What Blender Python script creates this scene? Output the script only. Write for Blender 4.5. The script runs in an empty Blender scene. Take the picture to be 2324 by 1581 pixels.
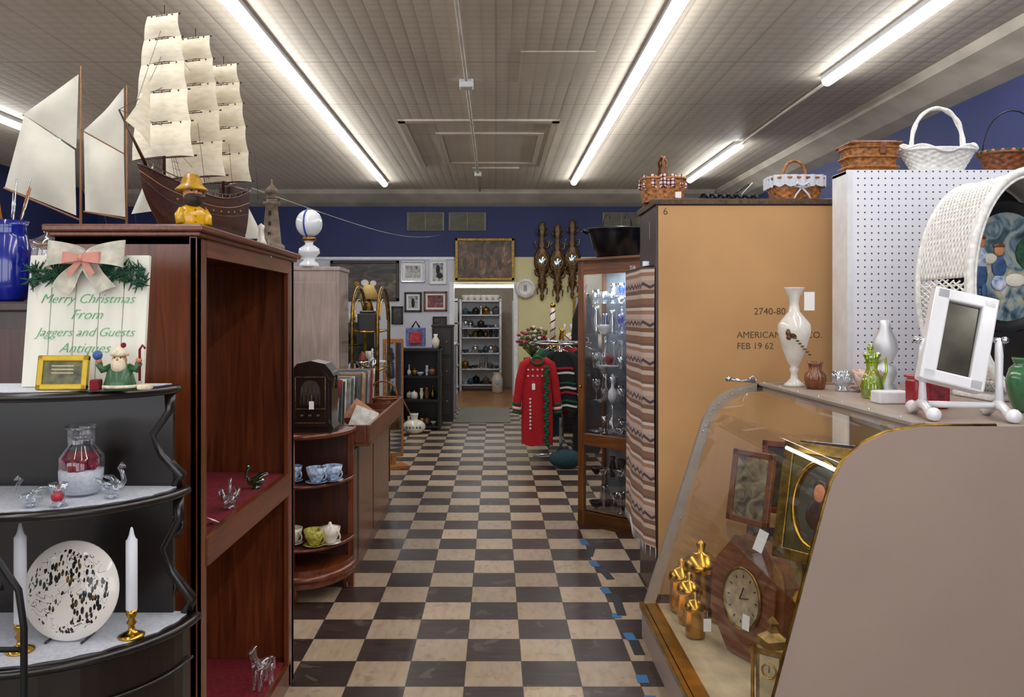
import bpy, bmesh, math, random
from mathutils import Matrix, Vector, Euler
R=random.Random(7)
pi=math.pi; sin=math.sin; cos=math.cos
sc=bpy.context.scene
# ---------------------------------------------------------------- materials
def lin(c):
    if isinstance(c,str):
        c=c.lstrip('#'); c=[int(c[i:i+2],16)/255 for i in (0,2,4)]
    return tuple((x/12.92 if x<=.04045 else ((x+.055)/1.055)**2.4) for x in c)+(1,)
def nn(nt,t,**k):
    n=nt.nodes.new('ShaderNode'+t)
    for a,v in k.items(): setattr(n,a,v)
    return n
def base(name):
    m=bpy.data.materials.new(name); m.use_nodes=True
    nt=m.node_tree; b=nt.nodes['Principled BSDF']
    return m,nt,b
def mth(nt,op,a,b=None,c=None):
    n=nn(nt,'Math',operation=op)
    for i,v in enumerate((a,b,c)):
        if v is None: continue
        if isinstance(v,(int,float)): n.inputs[i].default_value=v
        else: nt.links.new(v,n.inputs[i])
    return n.outputs[0]
def coords(nt,scale=(1,1,1),loc=(0,0,0),rot=(0,0,0)):
    tc=nn(nt,'TexCoord'); mp=nn(nt,'Mapping')
    mp.inputs['Scale'].default_value=scale; mp.inputs['Location'].default_value=loc
    mp.inputs['Rotation'].default_value=rot
    nt.links.new(tc.outputs['Object'],mp.inputs['Vector']); return mp.outputs[0]
def noise(nt,vec,scale=5,detail=4,dist=0):
    n=nn(nt,'TexNoise'); n.inputs['Scale'].default_value=scale; n.inputs['Detail'].default_value=detail
    n.inputs['Distortion'].default_value=dist
    nt.links.new(vec,n.inputs['Vector']); return n.outputs['Fac']
def ramp(nt,fac,stops,const=False):
    r=nn(nt,'ValToRGB'); e=r.color_ramp.elements
    if const: r.color_ramp.interpolation='CONSTANT'
    while len(e)<len(stops): e.new(.5)
    for i,(p,c) in enumerate(stops): e[i].position=p; e[i].color=lin(c)
    nt.links.new(fac,r.inputs[0]); return r.outputs[0]
def mixc(nt,f,a,b):
    n=nn(nt,'Mix',data_type='RGBA')
    for i,v in ((0,f),(6,a),(7,b)):
        if isinstance(v,(int,float)): n.inputs[i].default_value=v
        elif isinstance(v,(str,tuple)): n.inputs[i].default_value=lin(v)
        else: nt.links.new(v,n.inputs[i])
    return n.outputs[2]
def addbump(nt,b,h,strength=.3,dist=.01):
    n=nn(nt,'Bump'); n.inputs['Strength'].default_value=strength; n.inputs['Distance'].default_value=dist
    nt.links.new(h,n.inputs['Height']); nt.links.new(n.outputs[0],b.inputs['Normal'])
def dark(c,k):
    c=c.lstrip('#'); c=[int(c[i:i+2],16)/255 for i in (0,2,4)]
    return tuple(max(0,min(1,x*k)) for x in c)
def mat(name,col,rough=.5,metal=0,var=.1,scale=12,stretch=(1,1,1),bump=0,bd=.004,coat=0,col2=None,emis=0,spec=.5,alpha=1):
    m,nt,b=base(name)
    v=coords(nt,stretch); f=noise(nt,v,scale,4)
    c=ramp(nt,f,[(.3,col2 if col2 else dark(col,1-var)),(.7,dark(col,1+var*.5))])
    nt.links.new(c,b.inputs['Base Color'])
    b.inputs['Roughness'].default_value=rough; b.inputs['Metallic'].default_value=metal
    b.inputs['Coat Weight'].default_value=coat; b.inputs['Coat Roughness'].default_value=.12
    b.inputs['Specular IOR Level'].default_value=spec
    if bump: addbump(nt,b,f,bump,bd)
    if emis:
        nt.links.new(c,b.inputs['Emission Color']); b.inputs['Emission Strength'].default_value=emis
    return m
def wood(name,c1,c2,rough=.3,axis=2,scale=3,coat=.3):
    m,nt,b=base(name)
    st=[14,14,14]; st[axis]=1.0
    v=coords(nt,tuple(st)); f=noise(nt,v,scale,6,1.2)
    v2=coords(nt,(1,1,1)); f2=noise(nt,v2,2.5,3)
    c=ramp(nt,f,[(.28,c1),(.75,c2)]); k=ramp(nt,f2,[(.3,(.8,.8,.8)),(.7,(1,1,1))])
    mx=nn(nt,'Mix',data_type='RGBA',blend_type='MULTIPLY'); mx.inputs[0].default_value=1
    nt.links.new(c,mx.inputs[6]); nt.links.new(k,mx.inputs[7])
    nt.links.new(mx.outputs[2],b.inputs['Base Color'])
    b.inputs['Roughness'].default_value=rough; b.inputs['Coat Weight'].default_value=coat
    b.inputs['Coat Roughness'].default_value=.2
    addbump(nt,b,f,.08,.002)
    return m
def glass(name,tint='#ffffff',refl=.12,rough=.03,edge=.5):
    m=bpy.data.materials.new(name); m.use_nodes=True; nt=m.node_tree; nt.nodes.clear()
    o=nn(nt,'OutputMaterial'); t=nn(nt,'BsdfTransparent'); g=nn(nt,'BsdfGlossy'); mx=nn(nt,'MixShader')
    t.inputs[0].default_value=lin(tint); g.inputs['Roughness'].default_value=rough
    g.inputs['Color'].default_value=(.95,.97,1,1)
    lw=nn(nt,'LayerWeight'); lw.inputs[0].default_value=.35
    f=mth(nt,'MULTIPLY_ADD',lw.outputs['Facing'],edge,refl)
    nt.links.new(f,mx.inputs[0]); nt.links.new(t.outputs[0],mx.inputs[1]); nt.links.new(g.outputs[0],mx.inputs[2])
    nt.links.new(mx.outputs[0],o.inputs[0]); return m
def emit(name,col,s):
    m,nt,b=base(name)
    v=coords(nt); f=noise(nt,v,1.0); c=ramp(nt,f,[(0,dark(col,.97)),(1,col)])
    nt.links.new(c,b.inputs['Emission Color']); b.inputs['Emission Strength'].default_value=s
    nt.links.new(c,b.inputs['Base Color']); return m
def art(name,stops,scale=4,stretch=(1,1,1),dist=1.5):
    m,nt,b=base(name); v=coords(nt,stretch); f=noise(nt,v,scale,5,dist)
    nt.links.new(ramp(nt,f,stops),b.inputs['Base Color']); b.inputs['Roughness'].default_value=.35; return m

def floor_mat():
    m,nt,b=base('checker_floor_tile')
    T=.229
    v=coords(nt,(1/T,1/T,1),(.123/T,-3.345/T,0))
    s=nn(nt,'SeparateXYZ'); nt.links.new(v,s.inputs[0])
    fx=mth(nt,'FLOOR',s.outputs[0]); fy=mth(nt,'FLOOR',s.outputs[1])
    par=mth(nt,'GREATER_THAN',mth(nt,'FRACT',mth(nt,'MULTIPLY',mth(nt,'ADD',fx,fy),.5)),.25)
    cb=nn(nt,'CombineXYZ'); nt.links.new(fx,cb.inputs[0]); nt.links.new(fy,cb.inputs[1])
    wn=nn(nt,'TexWhiteNoise'); nt.links.new(cb.outputs[0],wn.inputs[0])
    v1=coords(nt,(4,16,1)); v2=coords(nt,(14,5,1))
    n1=noise(nt,v1,2.2,6,.6); n2=noise(nt,v2,2.2,6,.6)
    dk=ramp(nt,n1,[(.3,'#2c201c'),(.62,'#3f302b'),(.8,'#574842')])
    lt=ramp(nt,n2,[(.2,'#8e7b67'),(.45,'#a8937b'),(.8,'#b5a28b')])
    c=mixc(nt,par,dk,lt)
    k=mth(nt,'MULTIPLY_ADD',wn.outputs[0],.3,.78)
    hs=nn(nt,'HueSaturation'); nt.links.new(c,hs.inputs['Color']); nt.links.new(k,hs.inputs['Value'])
    big=noise(nt,coords(nt,(1,1,1)),1.3,4)
    hs2=nn(nt,'HueSaturation'); nt.links.new(hs.outputs[0],hs2.inputs['Color'])
    nt.links.new(mth(nt,'MULTIPLY_ADD',big,.35,.8),hs2.inputs['Value'])
    # scuffs
    sc2=noise(nt,coords(nt,(1,1,1)),9,6,.8); scf=mth(nt,'MULTIPLY',mth(nt,'GREATER_THAN',sc2,.63),.35)
    c1=mixc(nt,scf,hs2.outputs[0],'#6e6055')
    ex=mth(nt,'PINGPONG',s.outputs[0],.5); ey=mth(nt,'PINGPONG',s.outputs[1],.5)
    e=mth(nt,'LESS_THAN',mth(nt,'MINIMUM',ex,ey),.007)
    c2=mixc(nt,mth(nt,'MULTIPLY',e,.7),c1,'#1c1411')
    nt.links.new(c2,b.inputs['Base Color'])
    r=mth(nt,'MULTIPLY_ADD',big,.3,.2); nt.links.new(r,b.inputs['Roughness'])
    addbump(nt,b,n1,.06,.003)
    return m
def ceil_mat(name='pressed_tin_ceiling',k=1):
    m,nt,b=base(name)
    v=coords(nt,(1/.1,1/.1,1)); s=nn(nt,'SeparateXYZ'); nt.links.new(v,s.inputs[0])
    a=mth(nt,'ABSOLUTE',mth(nt,'SINE',mth(nt,'MULTIPLY',s.outputs[0],pi)))
    c=mth(nt,'ABSOLUTE',mth(nt,'SINE',mth(nt,'MULTIPLY',s.outputs[1],pi)))
    h=mth(nt,'POWER',mth(nt,'MULTIPLY',a,c),.5)
    v6=coords(nt,(1/.6,1/1.2,1)); s6=nn(nt,'SeparateXYZ'); nt.links.new(v6,s6.inputs[0])
    e=mth(nt,'LESS_THAN',mth(nt,'MINIMUM',mth(nt,'PINGPONG',s6.outputs[0],.5),mth(nt,'PINGPONG',s6.outputs[1],.5)),.008)
    n=noise(nt,coords(nt,(1,.5,1)),1.5,5); n2=noise(nt,coords(nt,(1,1,1)),30,3)
    colr=ramp(nt,n,[(.3,'#d2c7b5'),(.7,'#ebe1cf')])
    c1=mixc(nt,mth(nt,'MULTIPLY',mth(nt,'SUBTRACT',1,h),.3*k),colr,'#9b8d7b')
    c2=mixc(nt,mth(nt,'MULTIPLY',e,.4*k),c1,'#786c5e')
    c3=mixc(nt,mth(nt,'MULTIPLY',n2,.15),c2,'#f4ecdd')
    nt.links.new(c3,b.inputs['Base Color']); b.inputs['Roughness'].default_value=.55
    addbump(nt,b,mth(nt,'SUBTRACT',h,mth(nt,'MULTIPLY',e,.6)),.3*k,.006)
    return m
def peg_mat():
    m,nt,b=base('pegboard_white')
    v=coords(nt,(1/.031,1/.031,1/.031)); s=nn(nt,'SeparateXYZ'); nt.links.new(v,s.inputs[0])
    fx=mth(nt,'SUBTRACT',mth(nt,'FRACT',s.outputs[0]),.5); fz=mth(nt,'SUBTRACT',mth(nt,'FRACT',s.outputs[2]),.5)
    d=mth(nt,'SQRT',mth(nt,'ADD',mth(nt,'MULTIPLY',fx,fx),mth(nt,'MULTIPLY',fz,fz)))
    hole=mth(nt,'LESS_THAN',d,.13)
    nt.links.new(mixc(nt,hole,'#ecedf5','#4a4a56'),b.inputs['Base Color']); b.inputs['Roughness'].default_value=.35
    return m
def stripe_mat():
    m,nt,b=base('woven_stripes')
    v=coords(nt,(1,1,1)); s=nn(nt,'SeparateXYZ'); nt.links.new(v,s.inputs[0])
    zz=mth(nt,'MULTIPLY',mth(nt,'PINGPONG',s.outputs[1],.04),.5)
    a=mth(nt,'FRACT',mth(nt,'MULTIPLY',s.outputs[2],5.2))
    f=ramp(nt,a,[(0,'#8a6650'),(.16,'#cbb6a6'),(.27,'#785844'),(.38,'#b89c8b'),(.62,'#c8b0a2'),(.74,'#a37a64'),(.84,'#d8c8bc'),(.92,'#75594c')],True)
    z2=mth(nt,'FRACT',mth(nt,'MULTIPLY',mth(nt,'ADD',s.outputs[2],zz),5.2))
    zl=mth(nt,'LESS_THAN',mth(nt,'ABSOLUTE',mth(nt,'SUBTRACT',z2,.55)),.04)
    c=mixc(nt,zl,f,'#3f3c48')
    n=noise(nt,coords(nt,(1,1,4)),90,2)
    c2=mixc(nt,mth(nt,'MULTIPLY',n,.3),c,'#6d5548')
    nt.links.new(c2,b.inputs['Base Color']); b.inputs['Roughness'].default_value=.95; addbump(nt,b,n,.4,.003)
    return m
def plate_mat():
    m,nt,b=base('painted_plate')
    tc=coords(nt,(1,1,1)); s=nn(nt,'SeparateXYZ'); nt.links.new(tc,s.inputs[0])
    r=mth(nt,'SQRT',mth(nt,'ADD',mth(nt,'MULTIPLY',s.outputs[0],s.outputs[0]),mth(nt,'MULTIPLY',s.outputs[1],s.outputs[1])))
    def leaves(sc_,rot,th,lo):
        vo=nn(nt,'TexVoronoi'); vo.inputs['Scale'].default_value=sc_; nt.links.new(coords(nt,(1,.45,1),rot=(0,0,rot)),vo.inputs['Vector'])
        spot=mth(nt,'LESS_THAN',vo.outputs['Distance'],th)
        area=mth(nt,'GREATER_THAN',noise(nt,tc,22,3),lo); return mth(nt,'MULTIPLY',spot,area)
    k=mth(nt,'MAXIMUM',leaves(95,.6,.36,.46),leaves(120,-.7,.38,.49))
    wv=nn(nt,'TexNoise'); wv.inputs['Scale'].default_value=24; wv.inputs['Detail'].default_value=1; wv.inputs['Distortion'].default_value=2.0
    nt.links.new(tc,wv.inputs['Vector'])
    br=mth(nt,'LESS_THAN',mth(nt,'ABSOLUTE',mth(nt,'SUBTRACT',wv.outputs['Fac'],.5)),.009)
    k=mth(nt,'MAXIMUM',k,br)
    d2=mth(nt,'SQRT',mth(nt,'ADD',mth(nt,'MULTIPLY',s.outputs[0],mth(nt,'MULTIPLY',s.outputs[0],2.2)),mth(nt,'POWER',mth(nt,'ABSOLUTE',mth(nt,'ADD',s.outputs[1],.05)),2)))
    nz=mth(nt,'MULTIPLY',noise(nt,tc,40,2),.05)
    ring=mth(nt,'MULTIPLY',mth(nt,'LESS_THAN',r,.09),mth(nt,'GREATER_THAN',mth(nt,'ADD',d2,nz),.055))
    k=mth(nt,'MULTIPLY',k,ring)
    cc=ramp(nt,noise(nt,tc,50,2),[(.45,'#0c0e12'),(.58,'#1c1c1a'),(.68,'#7a5a18')])
    nt.links.new(mixc(nt,k,'#e6dfd6',cc),b.inputs['Base Color']); b.inputs['Roughness'].default_value=.12
    return m
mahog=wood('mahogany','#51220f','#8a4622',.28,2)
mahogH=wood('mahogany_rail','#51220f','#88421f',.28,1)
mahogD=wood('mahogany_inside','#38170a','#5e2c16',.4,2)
walnut=wood('dark_walnut','#100907','#20140e',.3,0)
oak=wood('honey_oak','#65391a','#905a2c',.35,2)
oakH=wood('honey_oak_rail','#65391a','#905a2c',.35,0)
brown=wood('brown_cabinet','#33201a','#4e3428',.45,2)
blackw=mat('black_paint','#120f0c',.35,var=.3)
white=mat('white_paint','#e4e4e6',.4,var=.05)
whitecl=mat('white_cloth','#cdd0da',.85,var=.08,scale=120,bump=.3,bd=.001)
cream=mat('cream_ceramic','#e0d7c8',.2,var=.06,coat=.4)
brass=mat('brass','#c79a3c',.22,1,var=.15)
brassD=mat('aged_brass','#8a6a30',.35,1,var=.35,scale=30)
bronze=mat('dark_bronze_gilt','#5e4426',.4,.45,var=.6,scale=35)
chrome=mat('chrome','#c8ccd0',.15,1)
iron=mat('black_iron','#0d0d0d',.45,.3)
gl=glass('clear_glass',refl=.03,edge=.22)
crys=glass('crystal','#f2f6f8',refl=.12,rough=.04,edge=.6)
glg=glass('green_glass','#2fae4a',refl=.12,edge=.6)
yg=glass('yellow_green_glass','#d3e23a',refl=.12,edge=.5)
laminate=mat('taupe_laminate','#9a887c',.42,var=.03,scale=3)
framegr=mat('taupe_metal','#9a8f85',.35,.2,var=.08)
redcl=mat('red_felt','#7c0f20',.9,var=.2,scale=60,bump=.3,bd=.001)
tagm=mat('price_tag_paper','#e8e8e6',.7,var=.03)
sailm=mat('sail_canvas','#f8eed6',.85,var=.06,scale=30,stretch=(1,1,3),bump=.1)
sailw=mat('sail_cotton','#dcd9cb',.85,var=.06,scale=10)
wickw=mat('white_wicker','#ebe9e4',.5,var=.1,scale=60)
wickb=mat('honey_wicker','#a0642c',.5,var=.35,scale=60)
wickd=mat('brown_wicker','#7a421c',.5,var=.35,scale=60)
mirror=mat('mirror_glass','#c8d0d4',.03,1,var=.02)
darkart=mat('dark_print','#3a362e',.25,var=.5,scale=25)
skin=mat('painted_skin','#c08058',.45,var=.1)
# ---------------------------------------------------------------- builder
class B:
    def __init__(s,name,loc=(0,0,0),rz=0,rx=0,ry=0):
        s.n=name; s.bm=bmesh.new(); s.m=[]; s.loc=loc; s.r=(math.radians(rx),math.radians(ry),math.radians(rz)); s.T=Matrix.Identity(4)
    def mi(s,m):
        if m not in s.m: s.m.append(m)
        return s.m.index(m)
    def at(s,loc=(0,0,0),rz=0,rx=0,ry=0,sc=1):
        s.T=Matrix.Translation(loc)@Euler((math.radians(rx),math.radians(ry),math.radians(rz))).to_matrix().to_4x4()@Matrix.Scale(sc,4); return s
    def raw(s,vs,fs,m,smooth=False):
        i=s.mi(m); bv=[s.bm.verts.new(s.T@Vector(v)) for v in vs]; out=[]
        for f in fs:
            try:
                fc=s.bm.faces.new([bv[k] for k in f]); fc.material_index=i; fc.smooth=smooth; out.append(fc)
            except ValueError: pass
        return bv,out
    def box(s,c,d,m,rz=0,rx=0,ry=0,bev=0):
        M=Matrix.Translation(c)@Euler((math.radians(rx),math.radians(ry),math.radians(rz))).to_matrix().to_4x4()
        vs=[M@Vector((x*d[0]/2,y*d[1]/2,z*d[2]/2)) for x in(-1,1) for y in(-1,1) for z in(-1,1)]
        fs=[(0,1,3,2),(4,6,7,5),(0,4,5,1),(2,3,7,6),(0,2,6,4),(1,5,7,3)]
        bv,fc=s.raw(vs,fs,m)
        if bev: bmesh.ops.bevel(s.bm,geom=list({e for f in fc for e in f.edges}),offset=bev,segments=2,affect='EDGES',profile=.5,material=-1)
        return s
    def bx(s,x0,x1,y0,y1,z0,z1,m,bev=0):
        return s.box(((x0+x1)/2,(y0+y1)/2,(z0+z1)/2),(abs(x1-x0),abs(y1-y0),abs(z1-z0)),m,bev=bev)
    def tube(s,pts,r,m,seg=8,closed=False,flat=1):
        P=[Vector(p) for p in pts]; n=len(P); rr=r if isinstance(r,(list,tuple)) else [r]*n
        rings=[]; up=None
        for i in range(n):
            if closed: t=(P[(i+1)%n]-P[i-1])
            else: t=P[min(i+1,n-1)]-P[max(i-1,0)]
            if t.length<1e-9: t=Vector((0,0,1))
            t.normalize()
            if up is None:
                up=Vector((0,0,1)) if abs(t.z)<.9 else Vector((1,0,0))
            up=(up-t*up.dot(t)); 
            if up.length<1e-6: up=t.orthogonal()
            up.normalize(); b=t.cross(up)
            rings.append([P[i]+(up*cos(a)*flat+b*sin(a))*rr[i] for a in [2*pi*k/seg for k in range(seg)]])
        vs=[v for g in rings for v in g]; fs=[]
        for i in range(n if closed else n-1):
            j=(i+1)%n
            for k in range(seg): fs.append((i*seg+k,i*seg+(k+1)%seg,j*seg+(k+1)%seg,j*seg+k))
        if not closed: fs+= [tuple(range(seg))[::-1],tuple((n-1)*seg+k for k in range(seg))]
        s.raw(vs,fs,m,True); return s
    def cyl(s,p0,p1,r0,m,r1=None,seg=16):
        return s.tube([p0,p1],[r0,r0 if r1 is None else r1],m,seg)
    def lathe(s,prof,m,c=(0,0,0),seg=28,sx=1,sy=1,flute=0,nf=12,se=2,smooth=True):
        vs=[];fs=[]
        for (r,z) in prof:
            for k in range(seg):
                a=2*pi*k/seg; q=1+flute*cos(nf*a)
                if se!=2:
                    q*= (abs(cos(a))**se+abs(sin(a))**se)**(-1/se)
                vs.append((c[0]+r*q*cos(a)*sx,c[1]+r*q*sin(a)*sy,c[2]+z))
        n=len(prof)
        for i in range(n-1):
            for k in range(seg): fs.append((i*seg+k,i*seg+(k+1)%seg,(i+1)*seg+(k+1)%seg,(i+1)*seg+k))
        if prof[0][0]>1e-4: fs.append(tuple(range(seg))[::-1])
        s.raw(vs,fs,m,smooth); return s
    def sph(s,c,r,m,seg=16,rg=10):
        if isinstance(r,(int,float)): r=(r,r,r)
        vs=[(c[0],c[1],c[2]-r[2])]
        for i in range(1,rg):
            p=pi*i/rg
            for k in range(seg):
                a=2*pi*k/seg; vs.append((c[0]+r[0]*sin(p)*cos(a),c[1]+r[1]*sin(p)*sin(a),c[2]-r[2]*cos(p)))
        vs.append((c[0],c[1],c[2]+r[2])); L=len(vs)-1; fs=[]
        for k in range(seg): fs.append((0,1+(k+1)%seg,1+k)); fs.append((L,L-seg+k,L-seg+(k+1)%seg))
        for i in range(rg-2):
            for k in range(seg):
                a=1+i*seg; fs.append((a+k,a+(k+1)%seg,a+seg+(k+1)%seg,a+seg+k))
        s.raw(vs,fs,m,True); return s
    def grid(s,f,nu,nv,m,smooth=True,skip=None):
        vs=[f(i/nu,j/nv) for i in range(nu+1) for j in range(nv+1)]
        fs=[(i*(nv+1)+j,(i+1)*(nv+1)+j,(i+1)*(nv+1)+j+1,i*(nv+1)+j+1) for i in range(nu) for j in range(nv) if not(skip and skip(i,j))]
        s.raw(vs,fs,m,smooth); return s
    def prism(s,poly,ax,a,b,m):
        n=len(poly)
        def mk(p,t):
            return (t,p[0],p[1]) if ax=='x' else ((p[0],t,p[1]) if ax=='y' else (p[0],p[1],t))
        vs=[mk(p,a) for p in poly]+[mk(p,b) for p in poly]
        fs=[tuple(range(n))[::-1],tuple(range(n,2*n))]+[(i,(i+1)%n,n+(i+1)%n,n+i) for i in range(n)]
        s.raw(vs,fs,m); return s
    def face(s,pts,m):
        s.raw(pts,[tuple(range(len(pts)))],m); return s
    def text(s,body,size,m,pos,rot=(90,0,0),shear=0,ext=.0006,align='CENTER',bold=0):
        cu=bpy.data.curves.new('t','FONT'); cu.body=body; cu.size=size; cu.shear=shear; cu.extrude=ext; cu.align_x=align; cu.offset=bold
        cu.resolution_u=3
        ob=bpy.data.objects.new('t',cu); sc.collection.objects.link(ob)
        dg=bpy.context.evaluated_depsgraph_get(); dg.update()
        me=bpy.data.meshes.new_from_object(ob.evaluated_get(dg))
        M=s.T@Matrix.Translation(pos)@Euler([math.radians(x) for x in rot]).to_matrix().to_4x4()
        me.transform(M); i=s.mi(m); k=len(s.bm.faces); s.bm.from_mesh(me); s.bm.faces.ensure_lookup_table()
        for f in s.bm.faces[k:]: f.material_index=i
        bpy.data.objects.remove(ob); bpy.data.curves.remove(cu); bpy.data.meshes.remove(me); return s
    def done(s):
        bmesh.ops.recalc_face_normals(s.bm,faces=s.bm.faces[:])
        me=bpy.data.meshes.new(s.n); s.bm.to_mesh(me); s.bm.free()
        for m in s.m: me.materials.append(m)
        ob=bpy.data.objects.new(s.n,me); ob.location=s.loc; ob.rotation_euler=s.r; sc.collection.objects.link(ob)
        return ob
# ---------------------------------------------------------------- room
XL,XR,YB,YF,ZC=-6.2,3.7,12.5,-3.0,3.33
B('floor').bx(XL,XR,YF,YB,-.1,0,floor_mat()).done()
cm=ceil_mat()
B('ceiling').bx(XL,XR,YF,YB+.1,ZC,ZC+.1,cm).done()
blue=mat('blue_wall_paint','#1d2a5c',.6,var=.08,scale=2)
wht=mat('white_wall_paint','#cbccd4',.6,var=.04,scale=2)
crm=mat('cream_wall_paint','#d6cb96',.6,var=.05,scale=2)
plast=mat('plaster_trim','#bdb5a6',.6,var=.12,scale=3)
DX0,DX1,DZ=-.65,.28,1.95; ZB=2.345
w=B('wall_back')
w.bx(XL,XR,YB,YB+.15,ZB,ZC,blue); w.bx(XL,DX0,YB,YB+.15,0,ZB,wht); w.bx(DX1,XR,YB,YB+.15,0,ZB,crm); w.bx(DX0,DX1,YB,YB+.15,DZ,ZB,crm); w.done()
w=B('wall_right'); w.bx(XR,XR+.1,YF,YB,0,ZC,blue); w.done()
w=B('wall_left'); w.bx(XL-.1,XL,YF,YB,ZB,ZC,blue); w.bx(XL-.1,XL,YF,YB,0,ZB,wht); w.done()
B('wall_front').bx(XL,XR,YF-.1,YF,0,ZC,wht).done()
fill_glow=emit('fill_panel_glow','#f4f8ff',2.6)  # unseen glowing framed panels, added behind the camera as frontal fill
for i,(x0,x1) in enumerate(((-5.6,-2.6),(-2.2,.6),(1.0,3.3))):
    w=B('fill_panel_%d'%(i+1),(0,YF,0)); w.bx(x0,x1,0,.02,.7,2.7,fill_glow)
    for x in (x0,(x0+x1)/2,x1): w.bx(x-.04,x+.04,.0,.06,.66,2.74,white)
    for z in (.68,2.72): w.bx(x0,x1,0,.06,z-.04,z+.04,white)
    w.done()
w=B('trim_1'); w.prism([(XR,3.13),(XR,ZC),(3.3,ZC),(3.34,3.27),(3.55,3.17)],'y',YF,YB,plast); w.done()
w=B('trim_2')
w.prism([(YB,3.13),(YB,ZC),(12.05,ZC),(12.1,3.27),(12.35,3.17)],'x',XL,3.3,plast); w.done()
B('trim_3').bx(XL,DX0,YB-.02,YB,ZB-.04,ZB,white).done()
d=B('trim_4')
d.bx(DX0-.07,DX0,YB-.02,YB,0,DZ,white); d.bx(DX1,DX1+.06,YB-.02,YB,0,DZ,white); d.done()
tanfl=wood('back_room_floor','#9c6834','#bb8a4c',.4,1)
brw=mat('back_room_wall','#b8ab98',.7,var=.05)
B('floor_backroom').bx(-2,1.6,YB,16.2,-.1,0,tanfl).done()
B('ceiling_backroom').bx(-2,1.6,YB+.15,16.2,2.6,2.7,brw).done()
B('wall_backroom').bx(-2,1.6,16.1,16.2,0,2.6,brw).bx(-2.1,-2,YB+.15,16.2,0,2.6,brw).bx(1.6,1.7,YB+.15,16.2,0,2.6,brw).done()
tubeE=emit('fluorescent_diffuser','#ffffff',25)
tubeW=emit('backroom_fluorescent','#f8fbff',14)
def fluo(x,y0,y1):
    f=B('fluorescent_light_fixture',(x,(y0+y1)/2,ZC)); L=(y1-y0)/2
    f.bx(-.05,.05,-L,L,-.035,0,white)
    f.grid(lambda u,v:(-.044*cos(pi*v),-L+2*L*u,-.035-.045*sin(pi*v)),12,10,tubeE)
    f.face([(-.044*cos(pi*k/8),-L,-.035-.045*sin(pi*k/8)) for k in range(9)],tubeE)
    f.face([(-.044*cos(pi*k/8),L,-.035-.045*sin(pi*k/8)) for k in range(9)],tubeE)
    f.done()
fluo(-1.57,-2.4,11.35); fluo(1.09,-2.4,11.2); fluo(2.62,-1.5,6.35); fluo(2.66,8.75,11.0); fluo(-4.65,-1.5,8.5)
c=B('ceiling_conduit'); c.cyl((2.64,6.35,ZC-.03),(2.65,8.75,ZC-.03),.014,plast); c.done()
f=B('fluorescent_light_fixture',((DX0+DX1)/2,YB+.2,DZ-.03)); f.bx(-.55,.55,-.04,.04,0,.05,white); f.bx(-.52,.52,-.03,.03,-.045,0,tubeW); f.done()
f=B('fluorescent_light_fixture',(-.2,14.3,2.6)); f.bx(-.6,.6,-.08,.08,-.08,0,tubeW); f.done()
c=B('ceiling_conduit',(-.235,0,ZC)); c.cyl((0,2,-.02),(0,12.1,-.02),.014,plast)
c.box((0,6.44,-.04),(.11,.11,.07),white,bev=.01); c.box((0,10.6,-.03),(.09,.09,.06),white,bev=.01)
c.done()
p=B('ceiling_patch_panel',(0,0,ZC)); pm=ceil_mat('patch_panel',.4)
for (x0,x1,y0,y1) in ((-.95,.62,7.75,7.85),(-.62,.5,8.3,8.38),(-.95,-.88,7.75,10.2),(.55,.62,7.75,10.2),(-.62,.5,9.9,10),(-.62,-.56,8.38,9.9),(.44,.5,8.38,9.9),(-.3,.3,10.25,10.32)):
    p.bx(x0,x1,y0,y1,-.018,0,pm)
p.bx(-.55,.43,8.4,9.88,-.006,0,pm); p.bx(.18,.72,5.75,6.5,-.006,0,pm); p.done()
vm=mat('vent_metal','#7b7868',.6,var=.1)
for x in (-1.09,-.44,1.95):
    v=B('air_vent',(x,YB,2.895))
    v.bx(-.29,.29,-.02,0,-.14,.14,vm)
    for k in range(12): v.box((0,-.03,-.12+k*.022),(.52,.014,.006),vm,rx=35)
    v.bx(-.01,.01,-.04,-.02,-.13,.13,vm); v.done()
m=B('entry_mat',(-.17,11.6,0)); m.box((0,0,.006),(.75,1.7,.012),mat('mat_fabric','#7d796e',.95,var=.2,scale=80,bump=.4),bev=.003); m.done()
# ---------------------------------------------------------------- generic makers
GP={'goblet':[(.028,0),(.028,.003),(.004,.008),(.004,.06),(.02,.075),(.03,.1),(.03,.14),(.027,.14),(.027,.1),(.01,.078)],
'tumbler':[(.025,0),(.033,.09),(.03,.09),(.024,.006)],
'bowl':[(.02,0),(.022,.008),(.05,.035),(.062,.055),(.058,.055),(.04,.02)],
'decanter':[(.03,0),(.045,.03),(.04,.08),(.014,.11),(.012,.16),(.02,.17),(.006,.172),(.016,.2),(.001,.215)],
'vase':[(.028,0),(.02,.02),(.035,.08),(.02,.14),(.03,.17),(.027,.17),(.018,.14)],
'pot':[(.04,0),(.06,.02),(.065,.08),(.055,.11),(.03,.125),(.008,.13),(.012,.145),(.001,.15)],
'plate':[(.02,0),(.05,.008),(.075,.016),(.075,.018),(.02,.004)]}
def cup(b,x,y,z,m,s=1,hd=0):
    b.lathe([(.018*s,0),(.02*s,.004*s),(.034*s,.03*s),(.04*s,.058*s),(.037*s,.058*s),(.03*s,.03*s),(.005,.008*s)],m,(x,y,z),20)
    b.tube([(x+cos(hd)*(.034+.02*sin(a))*s,y+sin(hd)*(.034+.02*sin(a))*s,z+(.03-.018*cos(a))*s) for a in [pi*k/6 for k in range(7)]],.003*s,m,6)
def saucer(b,x,y,z,m,s=1): b.lathe([(.02*s,0),(.06*s,.012*s),(.062*s,.014*s),(.02*s,.004*s),(.001,.004*s)],m,(x,y,z),24)
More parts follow.
